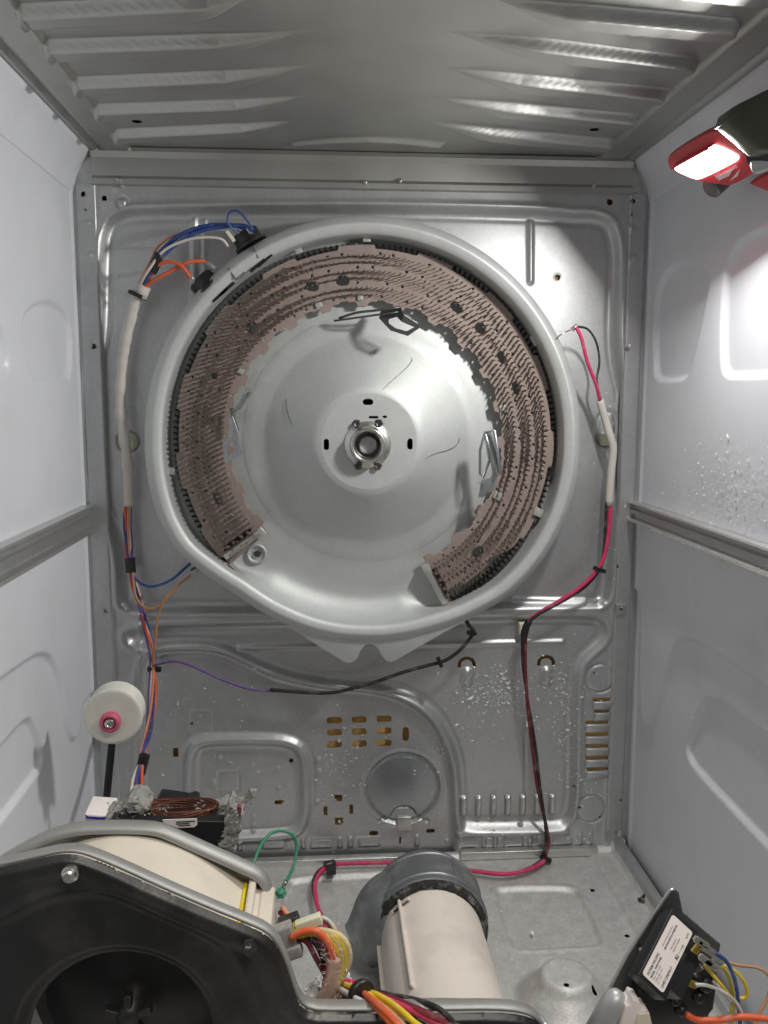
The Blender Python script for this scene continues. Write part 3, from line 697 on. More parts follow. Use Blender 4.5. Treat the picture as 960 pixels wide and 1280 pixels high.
frame_bracket([(476, 386, -.028), (500, 382, -.046), (505, 394, -.062), (527, 408, -.066), (510, 420, -.064), (488, 413, -.056), (474, 398, -.042)],
              [(486, 399, -.046), (496, 396, -.052), (502, 402, -.060), (518, 409, -.064), (508, 414, -.062), (494, 410, -.056), (486, 404, -.050)], BRKT)
MB().add(*tube([PY(500, 384, -.050), PY(470, 388, -.046), PY(445, 391, -.038), PY(424, 398, -.026)], .0016, 6, 3)).build('bracket_wire', BRKT, elem, sm=True)
MB().add(*tube([PY(498, 390, -.050), PY(468, 394, -.044), PY(440, 398, -.034), PY(418, 401, -.020)], .0013, 6, 3)).build('bracket_wire', BRKT, elem, sm=True)
loop_bracket([(289, 512, -.030), (299, 510, -.040), (313, 490, -.058), (311, 486, -.060), (306, 494, -.058), (300, 506, -.046), (291, 518, -.034), (297, 538, -.034), (295, 538, -.032)], .0019, KNOCK)
frame_bracket([(278, 553, -.040), (296, 541, -.056), (301, 568, -.056), (281, 580, -.040)], [(283, 557, -.044), (294, 550, -.052), (297, 563, -.052), (284, 571, -.044)], KNOCK)
loop_bracket([(606, 541, -.058), (618, 538, -.062), (626, 592, -.054), (619, 597, -.050), (612, 562, -.054)], .0021, KNOCK)
loop_bracket([(606, 541, -.058), (600, 562, -.050), (600, 592, -.044), (604, 597, -.042), (612, 575, -.050)], .0017, KNOCK)
frame_bracket([(602, 600, -.044), (622, 594, -.052), (618, 612, -.050), (598, 622, -.042)], [(607, 603, -.046), (618, 599, -.050), (615, 608, -.049), (603, 614, -.044)], KNOCK)
for P, yy in (([(289, 514), (301, 510), (315, 487), (309, 485), (299, 502)], -.052), ([(285, 524), (291, 520), (297, 538), (302, 568), (296, 571), (290, 542)], -.046),
              ([(608, 540), (617, 538), (626, 590), (620, 594), (613, 560)], -.054), ([(598, 604), (622, 592), (620, 600), (604, 622), (598, 621), (606, 606)], -.048)):
    MB().add(*prism(pyl(P, yy), (0, .0022, 0))).build('bracket_plate', KNOCK, elem, bevel=.0004)
MB().add(*tube([PY(683, 417, -.044), PY(691, 445, -.044)], .0014, 6, 1)).build('terminal_pin', STEEL, elem, sm=True)
MB().add(*tube([PY(690, 427, -.046), PY(703, 417, -.052), PY(714, 412, -.046)], .0008, 6, 3)).build('terminal_pin', STEEL, elem, sm=True)

# ================================================================== THERMOSTATS ON THE RIM
def thermostat(u, v, label, terms):
    q = PY(u, v, -.030); t = math.atan2(-(q[2]-AX[2]), q[0]-AX[0]); d = np.array([math.cos(t), 0, -math.sin(t)])
    root = thing('thermostat', label, 'thermostat', q, 'thermostats on the rim of the heater pan')
    MB().add(*lathe(q-d*.006, d, [(.020, 0), (.020, .003), (.0170, .004), (.0165, .015), (.0150, .017), (.010, .0175), (.001, .0175)], 26)).build('body', BLACK, root, angle=35)
    for (a, b, m, nm) in terms:
        pa, pb = PY(*a), PY(*b); dd = pb-pa; L = np.linalg.norm(dd); dd /= L; n = np.cross(dd, (0, 1, 0)); n /= np.linalg.norm(n)
        MB().add(*box((pa+pb)/2, (L, .0022, .0042), dd, np.cross(n, dd), n)).build(nm, m, root, bevel=.0004)
    return root
thermostat(311, 301, 'black round thermostat with white and brass tabs under the blue wire loop', [((301, 300, -.036), (296, 288, -.042), BRASS, 'terminal'), ((316, 298, -.036), (307, 286, -.042), STEEL, 'terminal'), ((293, 302, -.040), (283, 288, -.046), TIEW, 'terminal_sleeve'), ((318, 298, -.04), (309, 285, -.05), STEEL, 'terminal')])
thermostat(258, 357, 'black round thermostat fed by two orange wires', [((269, 337, -.036), (258, 328, -.040), STEEL, 'terminal'), ((246, 358, -.040), (238, 346, -.046), STEEL, 'terminal')])
lowt = thing('thermal_cutoff', 'small thermal cutoff terminal under the lower edge of the heater pan', 'thermal fuse', PY(250, 708, -.02))
MB().add(*lathe(PY(254, 705, -.020), PY(240, 714, -.022)-PY(254, 705, -.020), [(.005, 0), (.005, .008), (.0032, .009), (.0032, .016), (.001, .017)], 14)).build('body', DSTEEL, lowt, angle=35)
for a, b in (((247, 697), (240, 703)), ((246, 712), (237, 719))):
    pa, pb = PY(*a, -.024), PY(*b, -.026); MB().add(*box((pa+pb)/2, (np.linalg.norm(pb-pa)+.004, .002, .004), (pb-pa)/np.linalg.norm(pb-pa), (0, 1, 0), np.cross((pb-pa)/np.linalg.norm(pb-pa), (0, 1, 0)))).build('terminal', STEEL, lowt, bevel=.0004)

# ================================================================== WIRING
def P3(p): return PY(p[0], p[1], p[2] if len(p) > 2 else -.02)
def wire(parent, P, r, m, name='wire', label=None, off=(0, 0, 0), n=8):
    P = [P3(p)+np.array(off)+RNG.normal(0, .0005, 3) for p in P]
    o = MB().add(*tube(P, r, n, 6)).build(name, m, parent, sm=True)
    if label: o['label'] = label
    return o
def tie(parent, u, v, y, du, dv, r=.008, head=True, name='cable_tie', m=BLACK, ln=.005):
    p = PY(u, v, y); d = PY(u+du, v+dv, y)-p; d /= np.linalg.norm(d)
    mb = MB().add(*lathe(p-d*ln/2, d, [(r*.8, 0), (r, .0005), (r, ln), (r*.8, ln)], 14))
    if head:
        x = np.cross(d, (0, 1, 0)); x /= np.linalg.norm(x)
        mb.add(*box(p+x*r*1.05+np.array([0, -.002, 0]), (.007, .006, .005), x, (0, 1, 0), d))
        mb.add(*box(p+x*r*.4+np.array([0, -r, 0]), (.012, .002, .004), x, (0, 1, 0), d))
    return mb.build(name, m, parent, angle=35)
hl = thing('wiring_harness', 'white taped wiring harness with blue and orange wires down the back, beside the pulley', 'wiring harness', PY(160, 600, -.02))
sl = [(180, 356, -.034), (173, 366, -.032), (164, 395, -.030), (156, 430, -.028), (152, 470, -.026), (151, 510, -.026), (156, 550, -.026), (160, 590, -.024), (161, 632, -.022)]
sleeve = MB().add(*tube([P3(p) for p in sl], .0062, 12, 16, rfun=lambda t: 1+.09*math.sin(t*43+3*math.sin(t*9))+.06*math.sin(t*97+2*math.sin(t*31)))).build('tape_sleeve', TAPE, hl, sm=True)
tie(hl, 170, 368, -.031, -6, 14, .0095)
for i, (P, m, r, lab) in enumerate([
    ([(176, 362, -.03), (186, 340, -.04), (200, 316, -.044), (225, 294, -.044), (255, 283, -.042), (290, 282, -.04), (314, 289, -.046)], WBLUE, .0024, 'blue wire'),
    ([(178, 362, -.034), (188, 342, -.045), (204, 320, -.048), (228, 299, -.046), (258, 287, -.045), (300, 282, -.046), (316, 287, -.050)], WBLUE, .0024, 'blue wire'),
    ([(318, 288, -.048), (308, 274, -.052), (296, 263, -.054), (287, 266, -.054), (285, 276, -.052), (292, 287, -.048), (299, 292, -.044)], WBLUE, .0013, 'thin blue jumper wire loop'),
    ([(174, 358, -.036), (184, 342, -.05), (205, 314, -.05), (230, 302, -.05), (255, 298, -.05), (276, 299, -.048), (284, 308, -.042)], WWHITE, .0017, 'white wire'),
    ([(172, 358, -.030), (186, 330, -.036), (198, 308, -.04), (214, 297, -.04), (240, 290, -.036)], WPEACH, .0015, 'peach wire'),
    ([(178, 360, -.036), (196, 348, -.044), (216, 336, -.046), (236, 327, -.046), (257, 326, -.042)], WORANGE, .0022, 'orange wire'),
    ([(184, 350, -.040), (196, 333, -.048), (212, 327, -.05), (226, 332, -.05), (239, 347, -.047)], WORANGE, .0022, 'orange wire')]):
    wire(hl, P, r, m, label=lab)
wire(hl, [(189, 340, -.045), (193, 332, -.046), (198, 319, -.048)], .0062, BLACK, 'tape_wrap')
MB().add(*tube([PY(176, 372, -.034), PY(181, 358, -.036)], .0070, 12, 1)).build('tape_wrap', TAPE, hl, sm=True)
low = [(160, 628), (160, 655), (161, 685), (163, 708), (168, 732), (176, 760), (184, 790), (190, 815), (191, 834), (191, 860), (189, 890), (184, 920), (177, 950), (172, 975), (171, 1005)]
def lowy(v): return -.022-.20*max(0, (v-834)/170)**1.0
for i, (m, r, lab, ox, oy) in enumerate([(WBLUE, .0020, 'blue wire', -.0030, -.001), (WBROWN, .0018, 'brown wire', -.0005, .0015), (WWHITE, .0018, 'white wire', .0018, -.0022), (WPURP, .0020, 'purple wire', .0036, .0002), (WORANGE, .0018, 'orange red wire', -.0034, .002), (WPEACH, .0016, 'peach wire', .0000, -.0036)]):
    P = []
    for k, (u, v) in enumerate(low):
        a = .35*k*(1 if v > 700 else .2); f = 1.0 if v < 830 else 1.0
        if v == 834 or v == 708 or v == 950: f *= .75
        P.append((u+1000*(ox*math.cos(a)-oy*math.sin(a))*f, v, lowy(v)-abs(ox*math.sin(a)+oy*math.cos(a))*.8))
    if lab == 'white wire': P[-2:] = [(166, 975, -.19), (163, 1002, -.22)]
    if lab == 'orange red wire': P[-2:] = [(178, 975, -.19), (180, 1005, -.22)]
    wire(hl, P, r, m, label=lab)
tie(hl, 163, 706, -.022, 1, 18, .0062, False, 'tape_wrap', BLACK, .018)
tie(hl, 191, 836, -.022, 0, 10, .0068)
tie(hl, 178, 955, lowy(955), -4, 16, .0060, False, 'tape_wrap', BLACK, .022)
wire(hl, [(164, 715, -.026), (172, 727, -.03), (188, 733, -.034), (212, 726, -.034), (232, 711, -.03), (240, 702, -.026)], .0017, WBLUE, label='blue wire')
wire(hl, [(165, 716, -.028), (170, 745, -.034), (180, 759, -.036), (194, 760, -.038), (208, 748, -.036), (224, 731, -.032), (238, 719, -.028)], .0015, WTAN, label='tan wire')
wire(hl, [(192, 832, -.03), (195, 800, -.034), (198, 770, -.036), (206, 750, -.036), (212, 742, -.034)], .0015, WTAN, label='tan wire')
q = back_at(160, 552); MB().add(*lathe(q, (0, -1, 0), [(.0115, 0), (.0115, .0015), (.008, .003), (.008, .006)], 20)).build('wire_clip', TIEW, hl, angle=35)

pw = thing('sensor_lead', 'purple wire turning into a black sleeved lead below the heater pan', 'wire', PY(450, 850, -.02))
wire(pw, [(193, 832, -.028), (215, 827, -.03), (240, 833, -.03), (275, 848, -.026), (310, 860, -.024), (345, 864, -.024)], .0015, WPURP)
wire(pw, [(338, 863, -.024), (370, 865, -.025), (410, 865, -.026), (440, 861, -.028), (470, 852, -.03), (505, 839, -.03), (535, 832, -.03), (556, 826, -.03), (572, 815, -.03), (586, 800, -.03), (592, 790, -.03), (586, 782, -.028), (580, 772, -.024)], .0024, WBLK, 'sleeve')
tie(pw, 550, 829, -.03, 10, -4, .0048); tie(pw, 591, 791, -.03, 2, -10, .0042)

hr = thing('wiring_harness', 'pink and black wiring harness from the heater ring down the back and across the floor', 'wiring harness', PY(700, 750, -.02))
wire(hr, [(714, 412, -.046), (722, 407, -.048)], .0028, STEEL, 'terminal')
wire(hr, [(720, 408, -.048), (727, 424, -.05), (735, 452, -.046), (745, 480, -.040), (750, 500, -.034)], .0022, WPINK, label='pink wire')
wire(hr, [(720, 408, -.048), (734, 411, -.046), (745, 428, -.042), (749, 452, -.038), (746, 476, -.034), (750, 500, -.03)], .0014, WBLK, label='black wire')
wire(hr, [(751, 500, -.032), (757, 522, -.03), (763, 545, -.03), (766, 562, -.028), (763, 590, -.026), (761, 632, -.024)], .0050, TAPE, 'tape_sleeve')
q = back_at(757, 549); MB().add(*box(q+np.array([0, -.006, 0]), (.016, .012, .015))).build('wire_clip', TIEW, hr, bevel=.0015)
def pair(P, r=.0021, tw=.5, cols=(WPINK, WBLK), k2=1.0):
    P = [P3(p) if len(p) == 3 and not isinstance(p, np.ndarray) else p for p in P]
    P = catmull(P, 3)
    for s, m, lab in ((1, cols[0], 'pink wire'), (-1, cols[1], 'black wire')):
        Q = []
        for i, p in enumerate(P):
            a = tw*i; Q.append(p+s*np.array([math.cos(a), -.6*math.sin(a), .5*math.sin(a)])*r*.95)
        o = MB().add(*tube(Q, r*(1 if s > 0 else .8*k2), 8, 3)).build('wire', m, hr, sm=True); o['label'] = lab
pair([(761, 628, -.026), (759, 660, -.026), (756, 690, -.028), (748, 712, -.03), (728, 734, -.03), (700, 752, -.03), (672, 768, -.03), (657, 781, -.03)], .0027, .22)
tie(hr, 747, 711, -.03, -4, 10, .0058)
wire(hr, [(661, 776, -.031), (657, 784, -.031), (655, 796, -.03)], .0048, BLACK, 'tape_wrap')
q = back_at(653, 783); MB().add(*box(q+np.array([0, -.006, 0]), (.015, .012, .016))).build('wire_clip', TIEW, hr, bevel=.0015)
pair([(655, 788, -.028), (655, 830, -.026), (660, 880, -.024), (667, 930, -.022), (673, 980, -.022), (681, 1025, -.024), (684, 1052, -.026), (680, 1070, -.03)], .0023, .33, (WDRED, WBLK))
tie(hr, 680, 1072, -.034, -4, 8, .0056)
flo = [PZ(*p, .008) for p in ((678, 1076), (668, 1083), (650, 1090), (628, 1093), (600, 1090), (560, 1085), (500, 1079), (455, 1079), (420, 1080))]
pair(flo, .0026, .12)
pair([PZ(*p, .008) for p in ((420, 1080), (402, 1087), (393, 1102), (394, 1122), (400, 1140), (408, 1158), (416, 1178))], .0026, .15)
q = PZ(412, 1081, .010); d = PZ(424, 1078, .010)-q; d /= np.linalg.norm(d)
MB().add(*lathe(q-d*.007, d, [(.0052, 0), (.0056, .001), (.0056, .013), (.0052, .014)], 12)).add(*box(q+np.array([.002, -.012, 0]), (.012, .014, .006))).build('cable_tie', BLACK, hr, angle=35)

gw = thing('ground_wire', 'thin green earth wire looping up beside the blower housing', 'wire', PY(350, 1080, -.2))
wire(gw, [(316, 1080, -.25), (326, 1058, -.23), (338, 1043, -.21), (352, 1037, -.20), (366, 1044, -.20), (371, 1060, -.20), (367, 1082, -.21), (358, 1102, -.22)], .0017, WGRN)
wire(gw, [(358, 1102, -.22), (353, 1112, -.22)], .0024, STEEL, 'terminal')
q = PY(351, 1117, -.22); MB().add(*lathe(q, (0, -.6, .8), [(.006, 0), (.006, .003), (.004, .004), (.004, .007), (.001, .0075)], 6)).build('earth_screw', WGRN, gw)

# ================================================================== IDLER PULLEY
def PD(u, v, d): return PY(u, v, -1.0851+d)
pu = thing('idler_pulley', 'ivory plastic idler pulley with a pink hub on a black arm', 'pulley', PD(141, 895, .88))
q = PD(141, 896, .868); ax = np.array([.06, -1, .0])
MB().add(*lathe(q, ax, [(r*1.11, h*1.1) for r, h in [(.0255, -.026), (.0260, -.0245), (.0255, -.022), (.0215, -.019), (.0205, -.013), (.0225, -.006), (.0262, -.0035), (.0268, -.0015), (.0260, 0), (.0235, .0006), (.019, .0000), (.0100, .0008)]], 48)).build('wheel', PULLEY, pu, angle=50)
q2 = PD(138, 902, .866)
MB().add(*lathe(q2, ax, [(.0105, -.002), (.0100, .005), (.0082, .0068), (.0066, .0066), (.0064, .002)], 28)).build('hub', PULLR, pu, sm=True)
MB().add(*lathe(q2, ax, [(.0062, .002), (.0060, .0050), (.0045, .0075), (.0025, .0080), (.0018, .0070), (.0003, .0070)], 14)).build('axle_bolt', STEEL, pu, angle=30)
a, b = PD(141, 918, .884), PD(131, 1022, .884); d = (b-a)/np.linalg.norm(b-a)
MB().add(*box((a+b)/2, (np.linalg.norm(b-a), .004, .0075), d, (0, 1, 0), np.cross(d, (0, 1, 0)))).build('arm', BLACK, pu, bevel=.001)
tg = thing('plastic_tag', 'small white plastic strip with a blue line beside the pulley arm', 'plastic strip', PD(120, 1024, .79))
MB().add(*prism([PD(*p, .79) for p in ((101, 1031), (106, 1018), (138, 1020), (140, 1031))], (0, .03, .004))).build('strip', PAPER, tg, bevel=.001)
MB().add(*prism([PD(*p, .787) for p in ((106, 1018.5), (110, 1021), (124, 1022), (138, 1021.5), (138, 1024), (122, 1024.5), (108, 1023))], (0, .001, 0))).build('blue_line', INKB, tg)

# ================================================================== MOTOR
mo = thing('drive_motor', 'lint covered electric motor with copper windings behind the blower', 'motor', PD(240, 1040, .80))
def slab(name, P, d, dep, m, parent, bev=.0008, lift=0.0):
    return MB().add(*prism([PD(u, v, d) for u, v in P], (0, dep, lift))).build(name, m, parent, bevel=bev)
slab('core', [(138, 1024), (280, 1027), (281, 1090), (138, 1090)], .765, .014, BLACK, mo)
mb = MB(); q = PD(224, 1018, .790)
for k in range(13):
    f = (k-6)/6.; R_ = .026+.010*math.cos(f*1.3)
    mb.add(*tube([q+np.array([math.cos(a)*(.036-.004*abs(f)), .015*math.sin(a)+.004*f, .006*math.cos(f*1.5)+.0012*math.sin(3*a+k)+.002]) for a in np.linspace(0, 2*math.pi, 26)], .0019, 5, 1, sm=False))
mb.build('copper_winding', COPPER, mo, sm=True)
slab('end_cover', [(190, 1012), (196, 1002), (214, 1004), (232, 1007), (240, 1004), (246, 1008), (243, 1016), (200, 1020)], .835, .03, BLACK, mo, .002)
lab = slab('label_plate', [(203, 1025), (246, 1023.5), (246.5, 1031), (243, 1034), (222, 1035), (204, 1028)], .763, .001, PAPER, mo, 0)
slab('label_print', [(220, 1027.2), (243.5, 1026), (243.5, 1027.2), (220, 1028.4)], .7625, .0003, INK, lab, 0)
slab('label_print', [(220, 1029.6), (237, 1028.8), (237, 1030), (220, 1030.8)], .7625, .0003, INK, lab, 0)
slab('label_print', [(223, 1032), (238, 1031.2), (238, 1032.2), (223, 1033)], .7625, .0003, INK, lab, 0)
def crumple(name, P, d, dep, m, parent, amp=.0024, sub=5):
    o = slab(name, P, d, dep, m, parent, 0)
    bm = bmesh.new(); bm.from_mesh(o.data); bmesh.ops.triangulate(bm, faces=bm.faces)
    for _ in range(sub): bmesh.ops.subdivide_edges(bm, edges=[e for e in bm.edges if e.calc_length() > .0022], cuts=1, use_grid_fill=True)
    bmesh.ops.triangulate(bm, faces=bm.faces)
    from mathutils import noise
    for v in bm.verts:
        n = noise.noise_vector(v.co*130)+.6*noise.noise_vector(v.co*320)+.3*noise.noise_vector(v.co*800); v.co += n*amp
    bm.to_mesh(o.data); bm.free(); smooth(o.data, True); return o
crumple('lint_mat', [(130, 1026), (150, 1014), (160, 1003), (168, 1001), (178, 1006), (186, 1013), (178, 1018), (170, 1014), (158, 1016), (150, 1026)], .775, .035, LINT, mo)
crumple('mounting_bracket', [(286, 1004), (292, 1016), (302, 1018), (300, 1035), (295, 1052), (292, 1068), (272, 1054), (278, 1040), (282, 1020)], .765, .030, LINT, mo)
crumple('lint_mat', [(244, 1012), (262, 1011), (284, 1005), (286, 1012), (270, 1020), (252, 1017)], .795, .02, LINT, mo, .0018)
crumple('lint_strand', [(288, 1008), (296, 1000), (306, 998), (313, 988), (320, 989), (318, 998), (308, 1004), (300, 1012)], .785, .006, LINT, mo, .0015)
def fuzz(parent, spots, n, m, L0=.003, R0=.012):
    mb = MB()
    for k in range(n):
        c0 = spots[k % len(spots)]; c = np.array(c0)+RNG.normal(0, R0*.45, 3); d = RNG.normal(0, 1, 3); d /= np.linalg.norm(d); e = RNG.normal(0, 1, 3); L = RNG.uniform(.5, 1.4)*L0
        mb.add([c-d*L, c+d*L*.2+e*.0008, c+d*L+e*.0006, c+d*L*.3-e*.0002], [(0, 1, 2), (0, 2, 3)])
    o = mb.build('fuzz', m, parent); o['kind'] = 'stuff'
fuzz(mo, [PD(*p) for p in ((150, 1012, .77), (165, 1008, .775), (180, 1012, .775), (292, 1012, .762), (296, 1030, .762), (290, 1048, .762), (272, 1012, .79), (312, 994, .785), (255, 1012, .79), (210, 1012, .78))], 420, LINT, .0018, .009)
slab('red_plug', [(296, 1008), (302, 1009), (301, 1020), (297, 1019)], .763, .006, WDRED, mo, .0005)

# ================================================================== BLOWER HOUSING
DF = .600
bl = thing('blower_housing', 'blower housing with dark front plate and cream scroll band between metal plates', 'blower housing', PD(170, 1180, .62))
FPo = [(-60, 1100), (0, 1088), (40, 1079), (72, 1072), (92, 1072), (112, 1078), (150, 1094), (200, 1117), (260, 1143), (310, 1163), (332, 1173), (345, 1186), (356, 1208), (366, 1240), (374, 1262), (388, 1272), (420, 1273), (560, 1272), (620, 1271), (655, 1274), (676, 1283), (686, 1300), (690, 1420), (-60, 1420)]
def fd(u, v): p = PD(u, v, DF); return np.array([p[0], p[2]])
Pf = chaikin([fd(*p) for p in FPo], 1)
bead = chaikin([fd(*p) for p in [(-40, 1165), (0, 1152), (50, 1125), (100, 1114), (150, 1116), (210, 1145), (260, 1166), (295, 1195), (315, 1235), (332, 1290), (340, 1340)]], 2, False)
ic = fd(148, 1310); ir = abs(fd(148, 1204)[1]-ic[1])
xs = [p[0] for p in Pf]; zs = [p[1] for p in Pf]
A, B = grid(min(xs)-.004, max(xs)+.004, .05, max(zs)+.004, .0014)
yF = -1.0851+DF
def fp_h(A, B):
    d = -sd_poly(A, B, Pf)
    h = -.005*(1-sst(d, .0, .006))**2
    h += .003*bump(d_line(A, B, bead), .005)-.004*sst(d, .010, .022)
    h += -.010*(1-sst(np.hypot(A-ic[0], B-ic[1]), ir, ir+.012))
    return h
fp = sheet('front_plate', A, B, lambda a, b, h: np.stack([a, yF-h, b], -1), fp_h, [lambda a, b: -sd_poly(a, b, Pf), lambda a, b: sd_circ(a, b, ic, ir)], PLATEM, bl, .0014)
lipP = [np.array([p[0], yF, p[1]]) for p in Pf if p[1] > .03]
top = [np.array([p[0], 0, p[1]]) for p in Pf]
i0 = min(range(len(top)), key=lambda i: abs(top[i][0]-min(xs))+abs(top[i][2]-max(z for z in zs))*.2)
cur = chaikin([fd(*p) for p in FPo[:-2]], 1, False)
V = []; pr = [(.0085, -.0012), (.0080, .0004), (.0095, .0014), (.013, .0016), (.020, .0006), (.022, -.0006)]
for i, p in enumerate(cur):
    t = cur[min(i+1, len(cur)-1)]-cur[max(i-1, 0)]; t /= np.linalg.norm(t); nn = np.array([-t[1], t[0]])
    for y, o in pr: V.append((p[0]+nn[0]*o, yF+y, p[1]+nn[1]*o))
n = len(pr); F = [(i*n+j, i*n+j+1, (i+1)*n+j+1, (i+1)*n+j) for i in range(len(cur)-1) for j in range(n-1)]
MB().add(V, F).build('rolled_lip', BLOWM, fp, sm=True)
for u, v, m in ((88, 1092, STEEL), (311, 1184, DSTEEL)):
    q = PD(u, v, DF-.002)
    MB().add(*lathe(q, (0, -1, 0), [(.0062, -.004), (.0062, .001), (.0050, .0015), (.0048, .005), (.0036, .0062), (.001, .0060)], 6 if m is DSTEEL else 16)).build('bolt', m, bl, angle=30)
iw = np.array([ic[0], yF+.02, ic[1]])
wheel = MB().add(*lathe(iw, (0, -1, 0), [(ir+.006, -.050), (ir+.006, -.048), (ir*.75, -.046), (ir*.4, -.034), (ir*.14, -.022), (ir*.13, -.010), (.001, -.009)], 48)).build('blower_wheel', DARK, bl, sm=True)
for k in range(5):
    a = 2*math.pi*k/5+.3; e = np.array([math.cos(a), 0, math.sin(a)]); e2 = np.array([-math.sin(a), 0, math.cos(a)])
    MB().add(*box(iw+e*ir*.16+np.array([0, .014, 0]), (.016, .008, .006), e, (0, 1, 0), e2)).build('hub_lug', DARK, wheel, bevel=.001)
MB().add(*lathe(iw+np.array([0, .058, 0]), (0, -1, 0), [(ir*1.3, 0), (ir*1.3, .001)], 32)).build('back_disc', DARK, wheel)
# cream band
DB0, DB1 = DF+.008, DF+.098
CB = chaikin([(-80, 1180), (-30, 1130), (20, 1092), (58, 1070), (90, 1052), (120, 1041), (150, 1036), (190, 1039), (222, 1049), (252, 1063), (282, 1083), (311, 1106)], 2, False)
cb = [PD(u, v, DB1) for u, v in CB]
V = []; F = []
for p in cb:
    for y in (DB0, (DB0+DB1)/2, DB1): V.append((p[0], -1.0851+y, p[2]))
F = [(i*3+j, i*3+j+1, (i+1)*3+j+1, (i+1)*3+j) for i in range(len(cb)-1) for j in (0, 1)]
band = MB().add(V, F).build('scroll_band', CREAM, bl, sm=True)
def dbox(u, v, w, m, name, parent, hgt, d0=DB0+.004, d1=DB1-.002):
    b = PD(u, v, d1); a = b.copy(); a[1] = -1.0851+d0
    return MB().add(*box((a+b)/2-np.array([0, 0, hgt/2]), (w, d1-d0, hgt))).build(name, m, parent, bevel=min(w, hgt)*.35)
dbox(307.5, 1101, .0034, YELSTR, 'yellow_stripe', band, .020)
dbox(316.5, 1094, .0062, CREAM, 'band_rib', band, .030); dbox(330.5, 1106, .0056, CREAM, 'band_rib', band, .030); dbox(336, 1126, .0045, CREAM, 'band_rib', band, .04)
MB().add(*box(PD(318, 1160, DF+.060)-np.array([0, 0, .02]), (.030, .070, .07))).build('band_end', CREAM, band, bevel=.002)
# rear plate
RPo = [(-60, 1110), (10, 1066), (45, 1046), (75, 1034), (105, 1028), (150, 1027), (188, 1028), (204, 1031), (220, 1038), (260, 1056), (300, 1074), (322, 1084), (333, 1094), (339, 1108), (344, 1150), (346, 1200), (346, 1330), (-60, 1330)]
rp_ = [PD(u, v, DB1) for u, v in RPo]
MB().add(*prism(rp_, (0, .0025, 0))).build('rear_plate', BLOWM, bl)
cur = chaikin([PD(u, v, DB1) for u, v in RPo[:-2]], 1, False)
V = []; pr = [(-.0115, -.0050), (-.0120, -.0022), (-.0095, .0006), (-.004, .0018), (.0015, .0012), (.0035, -.0008)]
for i, p in enumerate(cur):
    t = cur[min(i+1, len(cur)-1)]-cur[max(i-1, 0)]; t[1] = 0; t /= np.linalg.norm(t); nn = np.array([-t[2], 0, t[0]])
    for y, o in pr: V.append(p+nn*o+np.array([0, y, 0]))
n = len(pr); F = [(i*n+j, i*n+j+1, (i+1)*n+j+1, (i+1)*n+j) for i in range(len(cur)-1) for j in range(n-1)]
MB().add(V, F).build('rear_lip', BLOWM, bl, sm=True)
# galvanised front rail beside the blower
fr = thing('front_rail', 'galvanised lower front rail with one round hole in front of the duct', 'rail', PD(600, 1265, .62))
ZR = .118
def frd(u, v): p = PZ(u, v, ZR); return np.array([p[0], p[1]])
Pr = [frd(*p) for p in ((395, 1276), (400, 1262), (440, 1254), (480, 1248), (560, 1248), (620, 1250), (650, 1255), (668, 1263), (680, 1272), (686, 1281))]; hxr = frd(614, 1257)
A, B = grid(min(p[0] for p in Pr)-.003, max(p[0] for p in Pr)+.003, min(p[1] for p in Pr)-.003, max(p[1] for p in Pr)+.003, .0012)
sheet('rail_plate', A, B, lambda a, b, h: np.stack([a, b, ZR+h], -1), lambda a, b: 0*a, [lambda a, b: -sd_poly(a, b, Pr), lambda a, b: sd_circ(a, b, hxr, .0036)], GALV, fr, .0012, thick=.001)

# ================================================================== EXHAUST DUCT
dc = thing('exhaust_duct', 'pale plastic exhaust tube lying on the cabinet floor with a black foam seal', 'duct', (.054, -.25, 0))
cx, cz, R0 = .0530, .0550, .0525
y1 = -.246
MB().add(*lathe((cx, y1, cz), (0, -1, 0), [(R0-.002, -.02), (R0, -.02), (R0, .008), (R0-.001, .011), (R0-.0006, .016), (R0, .018), (R0+.001, .27), (R0-.002, .27)], 56)).build('tube', WPLA, dc, angle=40)
for a, L, w in ((math.radians(128), .13, .004), (math.radians(186), .16, .005)):
    e = np.array([math.cos(a), 0, math.sin(a)]); e2 = np.array([-math.sin(a), 0, math.cos(a)])
    MB().add(*box(np.array([cx, y1-.020-L/2, cz])+e*(R0+.002), (.006, L, w*.7), e, (0, 1, 0), e2)).build('tube_rib', WPLA, dc, bevel=.0008)
for k in (-1, 0, 1, 2):
    a = math.radians(128+k*0); e = np.array([math.cos(a), 0, math.sin(a)]); e2 = np.array([-math.sin(a), 0, math.cos(a)])
    MB().add(*box(np.array([cx, y1-.026, cz])+e*(R0+.001)+e2*.0, (.003, .003, .020-.004*k), e, (0, 1, 0), e2)).build('tube_rib', WPLA, dc, bevel=.0005)
sv, sf = lathe((cx, y1+.006, cz), (0, -1, 0), [(R0+.0005, 0), (R0+.0062, 0), (R0+.0072, .006), (R0+.0068, .016), (R0+.004, .022), (R0+.0005, .022)], 96, close=True)
sv = [np.array(v)+RNG.normal(0, .0006, 3) for v in sv]
MB().add(sv, sf).build('foam_seal', FOAM, dc, sm=True)
el = thing('duct_elbow', 'dull grey sheet steel elbow joined behind the pale exhaust tube', 'duct elbow', (.04, -.15, 0))
MB().add(*lathe((cx, -.256, cz+.0008), (0, 1, 0), [(.0590, 0), (.0606, .001), (.0606, .046), (.0598, .054), (.0570, .064), (.0515, .072), (.042, .078), (.025, .082), (.001, .083)], 56, close=True)).build('elbow_body', DUCT, el, angle=50)
arm = [(cx-.010, -.226, cz-.001), (cx-.030, -.224, cz-.006), (cx-.048, -.224, cz-.014), (cx-.062, -.226, cz-.022), (cx-.074, -.228, cz-.030)]
